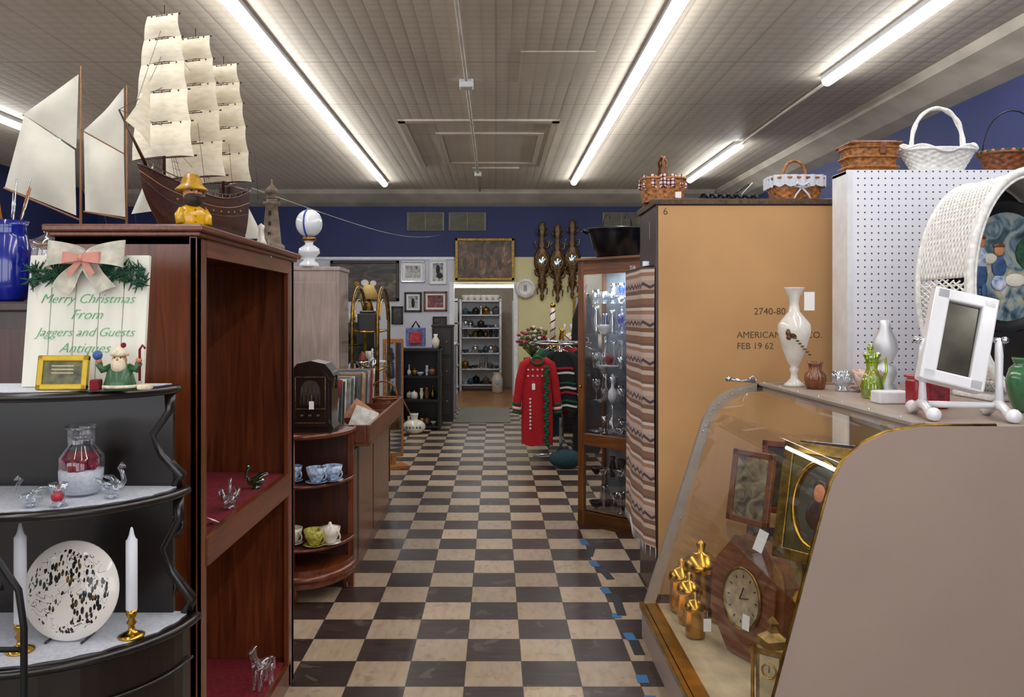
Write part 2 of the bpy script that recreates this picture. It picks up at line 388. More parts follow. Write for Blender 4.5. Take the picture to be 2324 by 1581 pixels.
def tag(b,x,y,z,w=.03,h=.045,rz=0):
    b.box((x,y,z),(w,.001,h),tagm,rz=rz); b.cyl((x,y,z+h/2),(x,y,z+h/2+.03),.0005,tagm,seg=4)
def weave(b,w,d,h,m,flare=.12,se=3,coils=9,ns=28,z0=0,amp=.03):
    def f(u,v):
        a=2*pi*u; q=(abs(cos(a))**se+abs(sin(a))**se)**(-1/se)*(1+flare*(v-1)); 
        ph=pi*int(min(v*coils,coils-.001))
        q*=1+amp*sin(ns*a/2+ph)*abs(sin(pi*v*coils))
        return (w/2*q*cos(a),d/2*q*sin(a),z0+h*v)
    b.grid(f,ns*4,coils*4,m)
    b.lathe([(.001,z0+.004),(.5*(1-flare)*.98,z0+.004)],m,seg=48,sx=w,sy=d,se=se)
    b.tube([(w/2*q*cos(a),d/2*q*sin(a),z0+h) for a in [2*pi*k/48 for k in range(48)] for q in [(abs(cos(a))**se+abs(sin(a))**se)**(-1/se)]],.007,m,8,True)
def hand(b,w,h,z,m,r=.006,tw=True,n=20,ax='x'):
    for k in ((-1,1) if tw else (0,)):
        pts=[]
        for i in range(n+1):
            a=pi*i/n; o=k*.004*sin(i*1.3)
            q=(w/2*cos(a),k*.006+o,z+h*sin(a)**.8)
            pts.append(q if ax=='x' else (q[1],q[0],q[2]))
        b.tube(pts,r,m,8)
def picture(name,x0,x1,z0,z1,y,fm,am,fw=.03,matw=0,blobs=None):
    W,H=x1-x0,z1-z0; p=B(name,((x0+x1)/2,y,(z0+z1)/2))
    for sx in(-1,1): p.box((sx*(W/2-fw/2),-.015,0),(fw,.03,H),fm,bev=.006)
    for sz in(-1,1): p.box((0,-.015,sz*(H/2-fw/2)),(W,.03,fw),fm,bev=.006)
    if matw: p.bx(-W/2+fw,W/2-fw,-.01,0,-H/2+fw,H/2-fw,tagm)
    k=fw+matw; p.bx(-W/2+k,W/2-k,-.013,0,-H/2+k,H/2-k,am)
    for (bx,bz,rx,rz,bm_) in (blobs or []): p.sph((bx*W,-.013,bz*H),(rx*W,.002,rz*H),bm_,12,6)
    p.done()
goldf=mat('gilt_frame','#8f7336',.35,.8,var=.3,scale=40)
def area(name,loc,sx,sy,w,col=(1,.96,.88)):
    l=bpy.data.lights.new(name,'AREA'); l.shape='RECTANGLE'; l.size=sx; l.size_y=sy; l.energy=w; l.color=col
    o=bpy.data.objects.new(name,l); o.location=loc; sc.collection.objects.link(o); return o
# ---------------------------------------------------------------- left mahogany bookcase
b=B('mahogany_bookcase',(-.99,2.665,0)); X0,X1,Y0,Y1=-.19,.19,-.515,.515; H=1.65
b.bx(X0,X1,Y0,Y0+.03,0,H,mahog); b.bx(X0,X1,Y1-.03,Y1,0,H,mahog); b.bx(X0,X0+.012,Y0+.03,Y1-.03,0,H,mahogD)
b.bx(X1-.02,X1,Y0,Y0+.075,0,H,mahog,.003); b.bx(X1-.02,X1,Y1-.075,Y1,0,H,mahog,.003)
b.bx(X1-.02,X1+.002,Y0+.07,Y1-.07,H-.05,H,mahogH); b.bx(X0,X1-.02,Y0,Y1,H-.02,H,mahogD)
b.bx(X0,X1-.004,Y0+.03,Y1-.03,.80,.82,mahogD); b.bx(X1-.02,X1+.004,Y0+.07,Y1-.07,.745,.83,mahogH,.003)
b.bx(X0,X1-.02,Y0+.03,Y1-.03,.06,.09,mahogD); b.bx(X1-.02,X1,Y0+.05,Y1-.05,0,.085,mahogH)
b.bx(X0-.012,X1+.012,Y0-.012,Y1+.012,H,H+.014,mahogH,.004); b.bx(X0-.024,X1+.024,Y0-.024,Y1+.024,H+.012,H+.032,mahogH,.005)
b.bx(X0+.02,X1-.021,Y0+.035,Y1-.035,.82,.826,redcl); b.bx(X0+.02,X1-.021,Y0+.035,Y1-.035,.09,.096,redcl)
b.done()
TOP=1.682
b=B('dark_bookcase',(-1.545,2.74,0)); b.bx(-.33,.33,-.38,.38,0,1.45,brown); b.bx(-.345,.333,-.4,.4,1.45,1.48,brown,.006)
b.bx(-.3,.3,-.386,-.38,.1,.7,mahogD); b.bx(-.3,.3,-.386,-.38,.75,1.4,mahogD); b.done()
# ---------------------------------------------------------------- big clipper ship
hullm=wood('ship_hull','#351810','#58301e',.35,0,6)
deckm=mat('ship_deck','#a07046',.5); rope=mat('rigging','#5e4a38',.8)
s=B('clipper_ship_model',(-.96,2.575,TOP),rz=-107)
L=.47
def hw(u): return .056*max(0,(1-max(0,(u-.45)/.55)**2.6))**.8*(.72+.28*min(1,u/.3))
def dk(u): return .135+.2*(abs(u-.45))**2*(1.0 if u>.45 else 1.3)
def kl(u): return .022+.1*max(0,(u-.8)/.2)**2
def hf(u,v):
    t=2*v-1; a=abs(t); w_=hw(u)*(math.copysign(1,t))*(a**.45 if a>0 else 0)
    z=kl(u)+(dk(u)-kl(u))*a**1.8
    return ((u-.5)*L+ (z-.1)*.25*(1 if u>.85 else 0),w_,z)
s.grid(hf,30,18,hullm)
s.raw([((0-.5)*L,0,.03)]+[hf(0,v/18) for v in range(19)],[tuple(range(1,20))],hullm)
s.grid(lambda u,v:((u*.98-.49)*L,hw(u)*(2*v-1)*.97,dk(u)-.02),20,2,deckm)
for sg in(0,1):
    s.tube([(lambda p:(p[0],p[1],p[2]+.002))(hf(i/24,sg)) for i in range(25)],.003,hullm,6)
    s.tube([hf(i/24,.5+(sg-.5)*.86) for i in range(25)],.0016,deckm,6)
    s.tube([hf(i/24,.5+(sg-.5)*.7) for i in range(25)],.0014,brown,6)
    for i in range(3,20,2):
        p=hf(i/24,.5+(sg-.5)*.78); s.sph(p,(.004,.0035,.004),deckm,6,5)
    for i in range(1,24,2):
        p=hf(i/24,sg); s.cyl((p[0],p[1],p[2]),(p[0],p[1],p[2]+.014),.0012,deckm,seg=5)
    s.tube([(lambda p:(p[0],p[1],p[2]+.015))(hf(i/24,sg)) for i in range(1,24)],.0015,hullm,6)
s.box((-.19,0,.175),(.07,.06,.04),hullm,bev=.004); s.box((-.05,0,.13),(.08,.04,.03),deckm,bev=.003); s.box((.07,0,.13),(.05,.035,.025),hullm,bev=.003)
s.box((-.21,0,.01),(.03,.1,.02),hullm); s.box((.1,0,.014),(.03,.1,.028),hullm); s.box((-.05,0,.016),(.3,.01,.02),hullm)
masts=[(.15,.665,.112,.235),(.005,.645,.118,.20),(-.14,.60,.115,.205)]
for mx,mt,wd,zb in masts:
    s.cyl((mx,0,.1),(mx,0,mt+.03),.0055,hullm,.002,8)
    n=5; zz=zb
    hs=[.105,.095,.085,.075,.07]; tot=sum(hs)
    k=(mt-zb)/tot; hs=[h*k for h in hs]
    for i in range(n):
        w0=wd*(1-.1*i); w1=wd*(1-.1*(i+1)); z0=zz-.004; z1=zz+hs[i]; zz=z1
        s.cyl((mx,-w1*1.04,z1),(mx,w1*1.04,z1),.0024,hullm,seg=6)
        def sf(u,v,w0=w0,w1=w1,z0=z0,z1=z1,mx=mx):
            ww=w0+(w1-w0)*v; bl=.016*sin(pi*v)*(1-(2*u-1)**2*.6)+.006
            z=z0+(z1-z0)*v+.008*(1-v)*(1-(2*u-1)**2)
            return (mx+bl,ww*(2*u-1)*(1-.02*sin(pi*v)),z)
        s.grid(sf,10,8,sailm)
        for q in (-.66,-.33,0,.33,.66):
            s.sph((mx+.01,w1*q,z1-.004),(.003,.002,.003),hullm,6,4)
        s.cyl((mx+.009,-w1*.3,z1-.004),(mx+.009,w1*.3,z1-.004),.0016,hullm,seg=5)
    s.cyl((mx,-wd*1.04,zb),(mx,wd*1.04,zb),.003,hullm,seg=6)
    for sg in(-1,1):
        for dx in(-.03,-.012,.006): s.cyl((mx+dx,sg*.05,.14),(mx,0,zb+.12),.0008,rope,seg=4)
        for j in range(6):
            z=.155+j*.022; q=.05*(1-(z-.14)/.24); s.cyl((mx-.028,sg*q,z),(mx+.006,sg*q,z),.0006,rope,seg=4)
        s.cyl((mx-.01,sg*wd*1.0,zb+.1),(mx-.13,sg*.05,.16),.0007,rope,seg=4)
s.cyl((.2,0,.165),(.335,0,.335),.006,hullm,.0025,8)
for z in(.33,.45,.56,.65): s.cyl((.335 if z<.5 else .3,0,.335 if z<.5 else .29),(.15,0,z),.0009,rope,seg=4)
for a,c in ((0,1),(1,2)):
    for z in(.3,.45,.6): s.cyl((masts[a][0],0,z),(masts[c][0],0,z-.08),.0007,rope,seg=4)
s.grid(lambda u,v:(.31-.1*u,.012*sin(pi*u),.31+ (.22*u)*v-.06*u),8,6,sailm)
s.grid(lambda u,v:(-.16-.1*u,.006*sin(pi*u),.2+.03*u+(.2-.06*u)*v),8,6,sailm)
s.cyl((-.15,0,.2),(-.27,0,.235),.003,hullm,seg=6)
s.done()
# schooner (left)
s=B('schooner_model',(-1.42,2.7,1.48))
def tri(s,pts,m,bel=.03,y=0):
    A,Bq,C,D=[Vector((p[0]+1.42,0,p[1]-1.48)) for p in pts]
    def f(u,v):
        p=(A*(1-u)+Bq*u)*(1-v)+(D*(1-u)+C*u)*v
        return (p.x,y-bel*sin(pi*u)*sin(pi*v),p.z)
    s.grid(f,10,10,m)
tri(s,[(-1.402,2.25),(-1.50,2.178),(-1.588,2.115),(-1.41,2.0)],sailw,.03)
tri(s,[(-1.415,1.995),(-1.585,2.112),(-1.65,1.87),(-1.41,1.775)],sailw,.05)
tri(s,[(-1.25,2.205),(-1.31,2.13),(-1.385,2.06),(-1.25,1.985)],sailw,.02)
tri(s,[(-1.25,1.98),(-1.385,2.055),(-1.38,1.79),(-1.245,1.77)],sailw,.04)
tri(s,[(-1.15,1.95),(-1.165,1.92),(-1.225,1.78),(-1.15,1.79)],sailw,.02)
for mx,mt in((-1.40,2.28),(-1.245,2.215)):
    s.cyl((mx+1.42,.01,.18),(mx+1.42,.01,mt-1.48),.005,deckm,.002,8)
for z,x0,x1,z1 in((.28,.02,-.24,.39),(.52,.02,-.175,.635),(.285,.17,.03,.31),(.5,.17,.035,.578)):
    s.cyl((x0,.01,z),(x1,.01,z1),.003,deckm,seg=6)
for p,q in (((.02,.77),(.175,.3)),((.17,.72),(.28,.31)),((.02,.77),(.17,.72)),((.02,.77),(-.2,.24)),((.02,.6),(.12,.22)),((.17,.6),(.21,.24))):
    s.cyl((p[0],.01,p[1]),(q[0],.01,q[1]),.0009,rope,seg=4)
s.grid(lambda u,v:((u-.5)*.42,.045*(1-(2*u-1)**4)*(2*v-1),.2-.11*(1-(2*v-1)**2)*(1-(2*u-1)**6)+.03*(2*u-1)**2),20,10,deckm)
s.grid(lambda u,v:((u-.5)*.41,.043*(1-(2*u-1)**4)*(2*v-1),.198+.03*(2*u-1)**2),20,2,deckm)
s.box((0,0,.01),(.3,.1,.02),hullm); s.box((-.1,0,.055),(.012,.05,.09),hullm); s.box((.1,0,.055),(.012,.05,.09),hullm); s.done()
s=B('sailboat_model',(-.93,2.97,TOP))
s.grid(lambda u,v:((u-.5)*.14,.02*(1-(2*u-1)**4)*(2*v-1),.035-.028*(1-(2*v-1)**2)*(1-(2*u-1)**4)),12,8,hullm)
s.box((0,0,.004),(.06,.03,.008),hullm); s.cyl((0,0,.02),(0,0,.2),.002,deckm)
s.grid(lambda u,v:(.004+.07*u*(1-v),-.008*sin(pi*u),.04+.14*v),6,8,sailw); s.grid(lambda u,v:(-.006-.05*u*(1-v),-.006*sin(pi*u),.04+.11*v),6,8,sailw); s.done()
s=B('lighthouse_figurine',(-.845,3.03,TOP)); lm=mat('weathered_tower','#7b6a5a',.7,var=.3,scale=40)
s.lathe([(.05,0),(.048,.02),(.036,.03),(.022,.17),(.032,.175),(.032,.182),(.02,.184),(.018,.215),(.026,.218),(.02,.235),(.004,.25),(.003,.27),(.001,.272)],lm,seg=16)
for z in(.06,.1,.14): s.box((0,-.034+z*.07,z),(.01,.006,.016),blackw)
s.tube([(.031*cos(a),.031*sin(a),.195) for a in [2*pi*k/16 for k in range(16)]],.0015,iron,5,True)
s.done()
s=B('white_bell_figurine',(-.835,2.86,TOP)); s.lathe([(.022,0),(.024,.004),(.012,.03),(.009,.06),(.012,.075),(.001,.085)],cream); tag(s,.03,-.012,-.02,.022,.035); s.done()
yel=mat('yellow_glaze','#dca60c',.25,coat=.4,var=.12); beard=mat('grey_beard','#33271f',.7,var=.3,scale=80,bump=.5); hatm=mat('oilskin_hat','#b4861c',.35,coat=.3,var=.4,scale=30)
s=B('fisherman_bust_figurine',(-.832,2.2,TOP),rz=38)
s.lathe([(.034,0),(.038,.006),(.038,.02),(.04,.035),(.032,.05),(.018,.058),(.012,.062)],yel,sy=.78,seg=28)
s.tube([(.028,-.012,.045),(.038,-.012,.028),(.036,-.02,.006)],[.011,.012,.012],yel,10); s.tube([(-.028,-.012,.045),(-.038,-.012,.028),(-.036,-.02,.006)],[.011,.012,.012],yel,10)
for z in(.012,.028,.044): s.sph((.0,-.031,z),.0028,brass,8,6)
s.sph((0,-.006,.088),(.025,.026,.028),skin,16,12); s.sph((0,-.014,.074),(.026,.024,.022),beard,14,10); s.sph((0,-.034,.09),(.005,.007,.006),skin,8,6); s.sph((0,-.033,.08),(.012,.007,.004),beard,8,6)
for sx in(-1,1): s.sph((sx*.01,-.029,.096),.003,blackw,8,6); s.sph((sx*.01,-.03,.101),(.006,.003,.002),beard,6,5)
s.tube([(.004,-.034,.078),(.01,-.048,.072),(.012,-.054,.074)],.0025,hullm,6); s.cyl((.012,-.055,.07),(.012,-.055,.084),.005,hullm,.006,8)
s.lathe([(.04,.098),(.043,.102),(.034,.11),(.028,.116),(.026,.128),(.018,.142),(.001,.147)],hatm,seg=28,sy=1.12,c=(0,.004,0)); s.done()
s=B('cobalt_vase',(-1.5,2.48,1.48)); s.lathe([(.035,0),(.05,.01),(.062,.06),(.06,.14),(.05,.2),(.045,.23),(.055,.25),(.05,.25),(.04,.22)],mat('cobalt_glaze','#0a2290',.1,coat=.8,var=.2)); 
for i in range(9):
    a=i*.9; s.cyl((.02*cos(a),.02*sin(a),.2),(.06*cos(a),.06*sin(a),.33+.03*(i%3)),.004,wickb if i%2 else chrome,.002,6)
s.done()
s=B('candy_jar',(-1.365,2.45,1.48)); s.lathe([(.04,0),(.05,.01),(.052,.12),(.045,.16),(.05,.17),(.052,.175),(.04,.19),(.012,.205),(.014,.22),(.001,.235)],crys,flute=.03,nf=14)
for i in range(14): s.sph((R.uniform(-.03,.03),R.uniform(-.03,.03),.02+i*.009),.012,[redcl,cream,brass,deckm][i%4],8,6)
s.done()
# ---------------------------------------------------------------- half-round etagere
CX,CY=-1.12,1.98
b=B('half_round_etagere',(CX,CY,0))
def half(a,bb,n=28,sc_=1): return [(a*cos(pi+pi*k/n)*sc_,bb*sin(pi+pi*k/n)*sc_) for k in range(n+1)]
def shelf(z,a,bb):
    p=half(a,bb); b.prism(p,'z',z-.02,z,walnut)
    b.tube([(x,y,z-.01) for x,y in p],.011,walnut,8)
    n=56; sc2=[]
    for k in range(n+1):
        q=1-.035-.02*abs(sin(k*pi/3.5)); sc2.append((a*q*cos(pi+pi*k/n),bb*q*sin(pi+pi*k/n)-.004))
    b.prism(sc2,'z',z+.0005,z+.0025,whitecl)
shelf(1.27,.335,.235); shelf(1.02,.36,.29); shelf(.71,.385,.34)
b.bx(-.33,.33,-.014,0,.5,1.26,walnut)
b.prism(half(.365,.325),'z',.5,.69,walnut); b.prism(half(.385,.34),'z',.475,.5,walnut)
b.tube([(x,y,.6) for x,y in half(.372,.332)],.004,walnut,6)
b.sph((.17,-.29,.6),.012,brassD); b.sph((-.1,-.33,.6),.012,brassD)
for sx in(-1,1):
    b.tube([(sx*.32,-.02,.475),(sx*.33,-.05,.25),(sx*.3,-.03,0)],[.022,.016,.013],walnut,10)
    for z0,z1,xa,xb in((.71,1.0,.375,.345),(1.02,1.25,.35,.325)):
        h=z1-z0
        b.tube([(sx*(xa-.015),-.008,z0),(sx*(xa+.0),-.008,z0+.12*h),(sx*(xa-.05),-.008,z0+.35*h),(sx*(xa-.07),-.008,z0+.55*h),(sx*(xa-.03),-.008,z0+.8*h),(sx*(xb-.005),-.008,z1)],[.014,.014,.011,.011,.012,.014],walnut,8)
        b.tube([(sx*(xa-.05+.028*cos(a)),-.008,z0+.75*h+.028*sin(a)) for a in [2*pi*k/12 for k in range(12)]],.006,walnut,6,True)
        b.tube([(sx*(xa-.07+.03*cos(a)),-.008,z0+.22*h+.03*sin(a)) for a in [2*pi*k/12 for k in range(12)]],.006,walnut,6,True)
b.tube([(.1,-.31,.475),(.11,-.3,.2),(.12,-.31,0)],[.02,.014,.013],walnut,10); b.tube([(-.1,-.31,.475),(-.11,-.3,.2),(-.12,-.31,0)],[.02,.014,.013],walnut,10)
b.done()
sgw=mat('painted_plank','#e2e0d2',.6,var=.05,scale=4,stretch=(6,6,1)); grn=mat('green_paint_lettering','#62b07a',.6)
ev=mat('evergreen','#1b4a30',.8,var=.4,scale=50); rib=mat('organza_ribbon','#c4bfae',.5,var=.15,scale=40); pink=mat('pink_bow','#cc8a7a',.6)
s=B('christmas_sign',(-.958,1.865,1.273),rx=-7)
for i in range(5): s.box((-.113+i*.0565,0,.155),(.055,.012,.31-.004*(i%2)),sgw,bev=.0015)
s.bx(-.13,.13,.006,.014,.05,.07,sgw); s.bx(-.13,.13,.006,.014,.24,.26,sgw)
for t,z,sz in(('Merry Christmas',.196,.032),('From',.158,.034),('Jaggers and Guests',.118,.03),('Antiques',.08,.033)):
    s.text(t,sz,grn,(0,-.0075,z),shear=.45,bold=-.0006)
for sx in(-1,1):
    for i in range(150):
        x=sx*R.uniform(.03,.135); z=.29-abs(x)*.28+R.uniform(-.02,.022); a=R.uniform(0,2*pi)
        s.cyl((x,-.012,z),(x+.022*cos(a),-.022,z+.02*sin(a)),.003,ev,.0008,5)
    def loop(u,v,sx=sx):
        a=2*pi*u
        return (sx*(.045-.045*cos(a)),-.026-.018*sin(a)+(v-.5)*.004,.298+(v-.5)*(.02+.05*sin(a/2))+.012*sin(a/2)+.004*sin(9*v+6*u))
    s.grid(loop,24,8,rib)
    s.grid(lambda u,v:(sx*(.004+.05*u+.022*(v-.5)*(1+u)),-.03-.006*sin(6*u+4*v),.292-.07*u+(v-.5)*.02),10,6,rib)
    s.grid(lambda u,v:(sx*(.022-.022*cos(2*pi*u)),-.045-.01*sin(2*pi*u),.296+(v-.5)*(.01+.018*sin(pi*u))),16,5,pink)
    s.grid(lambda u,v:(sx*(.003+.025*u+.01*(v-.5)),-.044,.292-.035*u+(v-.5)*.01),6,3,pink)
s.sph((0,-.045,.295),.009,pink,10,8); s.done()
s=B('gold_photo_frame',(-.968,1.79,1.273),rx=-10)
gy=mat('gilded_yellow','#c9a833',.3,.5,var=.15)
for sx in(-1,1): s.box((sx*.05,0,.039),(.014,.012,.078),gy,bev=.003)
for z in(.007,.071): s.box((0,0,z),(.114,.012,.014),gy,bev=.003)
s.bx(-.045,.045,-.002,.004,.012,.068,mat('frame_print','#5c5a3a',.3,var=.6,scale=45)); s.bx(-.004,.004,.0,.045,.0,.05,gy)
for z in(.054,.046,.038): s.box((0,-.003,z),(.05,.001,.003),mat('print_line','#b8b08a',.5))
s.done()
sg2=mat('santa_green','#2c5a34',.4,var=.15,coat=.3); wool=mat('santa_beard','#e0d2b6',.6,var=.15,scale=60,bump=.3)
s=B('santa_figurine',(-.842,1.80,1.273),rz=10)
s.lathe([(.033,0),(.036,.006),(.032,.02),(.026,.045),(.014,.06)],sg2,sy=.8); s.tube([(.034*cos(a),.027*sin(a),.008) for a in [2*pi*k/20 for k in range(20)]],.004,wool,6,True)
s.sph((0,-.004,.066),(.016,.015,.017),skin); s.sph((0,-.013,.056),(.016,.012,.02),wool); s.sph((0,-.02,.068),(.004,.004,.004),skin,8,6)
for sx in(-1,1):
    s.sph((sx*.006,-.018,.072),.002,blackw,6,5); s.tube([(sx*.018,0,.052),(sx*.036,-.004,.045),(sx*.042,-.008,.06)],.008,sg2,8); s.sph((sx*.042,-.008,.066),.007,skin,8,6)
s.lathe([(.019,.076),(.02,.082),(.012,.09),(.001,.1)],wool,c=(0,-.002,0)); s.sph((.008,-.002,.1),.006,redcl,8,6)
s.tube([(.044,-.01,.02),(.044,-.01,.09),(.05,-.01,.1),(.056,-.01,.092)],.0028,redcl,6); s.sph((-.044,-.01,.078),.011,mat('toy_blue','#3a5a9a',.5),8,6)
s.box((-.05,.0,.012),(.02,.03,.024),redcl,bev=.003); s.box((.053,0,.006),(.03,.03,.012),wool,bev=.004); s.done()
s=B('glass_candle_jar',(-.965,1.87,1.023))
s.lathe([(.03,0),(.042,.006),(.05,.05),(.05,.09),(.03,.115),(.032,.15),(.038,.16),(.036,.16),(.029,.12)],glass('jar_glass',refl=.06,edge=.4))
s.lathe([(.001,.004),(.038,.006),(.047,.04),(.048,.058),(.001,.06)],whitecl,seg=24)
for i in range(70):
    a=R.uniform(0,2*pi);q=R.uniform(.0,.039); s.sph((q*cos(a),q*sin(a),.064+R.uniform(0,.03)),.009,redcl,8,6)
s.done()
def swan(name,loc,rz,m,k=1):
    s=B(name,loc,rz=rz)
    s.lathe([(.015*k,0),(.018*k,.004*k),(.008*k,.012*k)],m); s.sph((0,0,.024*k),(.032*k,.018*k,.016*k),m)
    s.tube([(.024*k,0,.03*k),(.036*k,0,.045*k),(.03*k,0,.065*k),(.022*k,0,.075*k),(.03*k,0,.082*k),(.04*k,0,.076*k)],[.008*k,.006*k,.005*k,.005*k,.007*k,.002*k],m,8)
    for sx in(-1,1): s.tube([(.01*k,sx*.014*k,.028*k),(-.02*k,sx*.022*k,.045*k),(-.04*k,sx*.012*k,.05*k)],[.009*k,.007*k,.002*k],m,8)
    s.done()
swan('crystal_swan',(-.875,1.83,1.0235),-15,crys,.95); swan('crystal_swan',(-1.01,1.745,1.0235),200,crys,.8)
s=B('crystal_rose_figurine',(-.955,1.755,1.0235)); s.lathe([(.02,0),(.012,.006),(.016,.03),(.02,.05),(.017,.05),(.012,.03)],crys,flute=.06,nf=8)
s.sph((0,-.004,.022),.014,mat('red_rose','#c03040',.4),8,6); s.done()
pl=plate_mat()
s=B('painted_plate',(-.955,1.80,.823),rx=80)
s.lathe([(.001,.012),(.06,.01),(.075,.004),(.107,-.008),(.109,-.006),(.107,-.004),(.078,.01),(.001,.018)],pl,seg=48); s.done()
s=B('plate_stand',(-.955,1.83,.7125)); s.tube([(-.04,-.055,.004),(-.04,0,.004),(-.03,.02,.12)],.003,walnut,6); s.tube([(.04,-.055,.004),(.04,0,.004),(.03,.02,.12)],.003,walnut,6); s.cyl((-.04,0,.004),(.04,0,.004),.003,walnut); s.done()
wax=mat('white_wax','#dcdee6',.4,var=.03)
for x,y,h in((-.825,1.82,.16),(-1.03,1.74,.19)):
    s=B('candlestick',(x,y,.7125)); s.lathe([(.028,0),(.029,.004),(.02,.008),(.008,.014),(.006,.025),(.011,.032),(.006,.04),(.012,.05),(.013,.062),(.01,.062)],brass)
    s.lathe([(.0105,.058),(.0125,.062),(.0125,.058+h),(.009,.062+h),(.006,.07+h),(.003,.085+h),(.001,.088+h)],wax,seg=20); s.done()
s=B('iron_plant_stand',(-1.08,1.49,0))
for sx in(-1,1):
    s.tube([(sx*.2,0,0),(sx*.205,0,.5),(sx*.205,0,.86),(sx*.195,0,.93),(sx*.155,0,.99),(sx*.09,0,1.03),(0,0,1.045)],.0065,iron,8)
    s.tube([(sx*(.13+.035*(1-t*.6)*cos(7*t)),0,.93+.035*(1-t*.6)*sin(7*t)) for t in [k/20 for k in range(21)]],.004,iron,6)
s.cyl((-.205,0,.2),(.205,0,.2),.005,iron); s.cyl((-.205,0,.5),(.205,0,.5),.005,iron); s.cyl((-.205,0,.82),(.205,0,.82),.005,iron)
for sx in(-1,1): s.tube([(sx*.2,0,.15),(sx*.2,-.13,0)],.005,iron,6)
s.done()
s=B('folded_striped_linen',(-1.09,1.512,.826)); lb=mat('pale_blue_stripe','#8fb0c8',.8)
s.box((0,0,.16),(.31,.012,.32),whitecl,bev=.005)
for z in(.04,.1,.17,.24,.3): s.box((0,-.0065,z),(.311,.001,.012),lb)
s.done()
s=B('frosted_glass_candle',(-.885,2.33,.826)); s.lathe([(.025,0),(.026,.003),(.006,.01),(.006,.07),(.02,.09),(.024,.16),(.022,.16),(.012,.09)],mat('frosted_white','#dfe2e8',.35)); tag(s,.03,-.01,.04); s.done()
swan('crystal_swan',(-.845,2.55,.826),-70,crys,1.2); swan('green_glass_swan',(-.85,2.85,.826),200,glg,1.0)
s=B('price_tag',(-.83,2.36,.827)); s.box((0,0,.012),(.025,.04,.001),tagm,ry=25,rz=40); s.done()
for x,y,k in((-.86,2.5,1.7),(-.84,2.9,1.7)):
    s=B('crystal_horse_figurine',(x,y,.096),rz=-110)
    s.sph((0,0,.05*k),(.026*k,.012*k,.013*k),crys)
    for a in(-.018,.018):
        for c_ in(-.007,.007): s.tube([(a*k,c_*k,.045*k),(a*1.1*k,c_*k,.022*k),(a*k,c_*k,0)],[.007*k,.004*k,.005*k],crys,6)
    s.tube([(.02*k,0,.055*k),(.034*k,0,.08*k),(.032*k,0,.095*k),(.045*k,0,.088*k)],[.011*k,.008*k,.008*k,.005*k],crys,8)
    s.tube([(-.024*k,0,.055*k),(-.036*k,0,.05*k),(-.038*k,0,.025*k)],.004*k,crys,6); s.done()
# ---------------------------------------------------------------- corner shelf + radio
s=B('curved_corner_shelf',(-1.0,4.3,0))
def q(a,bb,n=14): return [(-.2,0)]+[(-.2,-bb)]+[( a*sin(pi/2*k/n), -bb*cos(pi/2*k/n)) for k in range(n+1)]
for z,t in((.85,.03),(.595,.018),(.28,.018),(.17,.09)):
    s.prism(q(.245,.33),'z',z-t,z,mahogD if t<.05 else mahogH); s.tube([(x,y,z-t/2) for x,y in q(.245,.33)[1:]],min(t/2,.02),mahogH,8)
s.bx(-.2,.245,-.01,0,.1,.85,mahogD); s.bx(-.2,-.18,-.33,0,.1,.85,mahogD)
s.bx(.215,.245,-.035,0,.0,.85,mahog); 
for x,y in((-.18,-.31),(.2,-.05),(0,-.3)): s.cyl((x,y,.1),(x,y,0),.014,mahog,.01,8)
s.tube([(.0,-.33,.17),(.0,-.33,.85)],.008,mahog,8); s.done()
blc=mat('blue_white_china','#c7d3e0',.2,var=.2,scale=60,col2='#5878a8',coat=.4)
s=B('blue_teacup_set',(-.93,4.06,.5955))
for x,y in((-.1,.0),(.03,-.03),(.1,.02)): saucer(s,x,y,0,blc,.9); cup(s,x,y,.008,blc,1.3,-.6)
s.done()
gcc=mat('yellow_green_china','#b9b04a',.25,var=.3,scale=60)
s=B('floral_teacup_set',(-.93,4.06,.2805))
for x,y,m_ in((-.1,.0,cream),(.02,-.03,gcc),(.09,.01,cream)): saucer(s,x,y,0,m_,.9); cup(s,x,y,.008,m_,1.35,-.6)
s.lathe([(.02,.07),(.05,.07),(.045,.09),(.01,.1),(.008,.11),(.001,.115)],cream,c=(.09,.01,0),seg=16); s.done()
s=B('antique_cathedral_radio',(-.93,4.12,.85)); blk=wood('ebonized_wood','#120b08','#2c1b12',.3,2); bz=mat('dull_bronze','#5a4426',.5,.4,var=.4,scale=60)
pro=[(-.105,0),(-.115,.02),(-.105,.04),(-.105,.27),(-.115,.285),(-.1,.31),(-.07,.345),(0,.36),(.07,.345),(.1,.31),(.115,.285),(.105,.27),(.105,.04),(.115,.02),(.105,0)]
s.prism(pro,'y',-.08,.08,blk); s.prism([(x*.85,.03+z*.82) for x,z in pro],'y',-.092,-.08,blk)
for x in(-.075,.075): s.cyl((x,-.09,.05),(x,-.09,.28),.004,bz,seg=6)
for z in(.05,.12,.28): s.box((0,-.093,z),(.15,.004,.006),bz)
s.prism([(-.05,.14),(.05,.14),(.05,.22),(.03,.255),(0,.265),(-.03,.255),(-.05,.22)],'y',-.094,-.09,mat('speaker_cloth','#3a2c1c',.8,var=.4,scale=90))
for k in range(5): s.cyl((-.04+k*.02,-.096,.14),(-.04+k*.02,-.096,.235),.003,blk,seg=5)
for x in(-.04,0,.04): s.cyl((x,-.092,.085),(x,-.106,.085),.009,blk,seg=12)
s.cyl((.116,-.02,.22),(.116,.02,.3),.006,blk); tag(s,.01,-.11,.14,.025,.04); s.done()
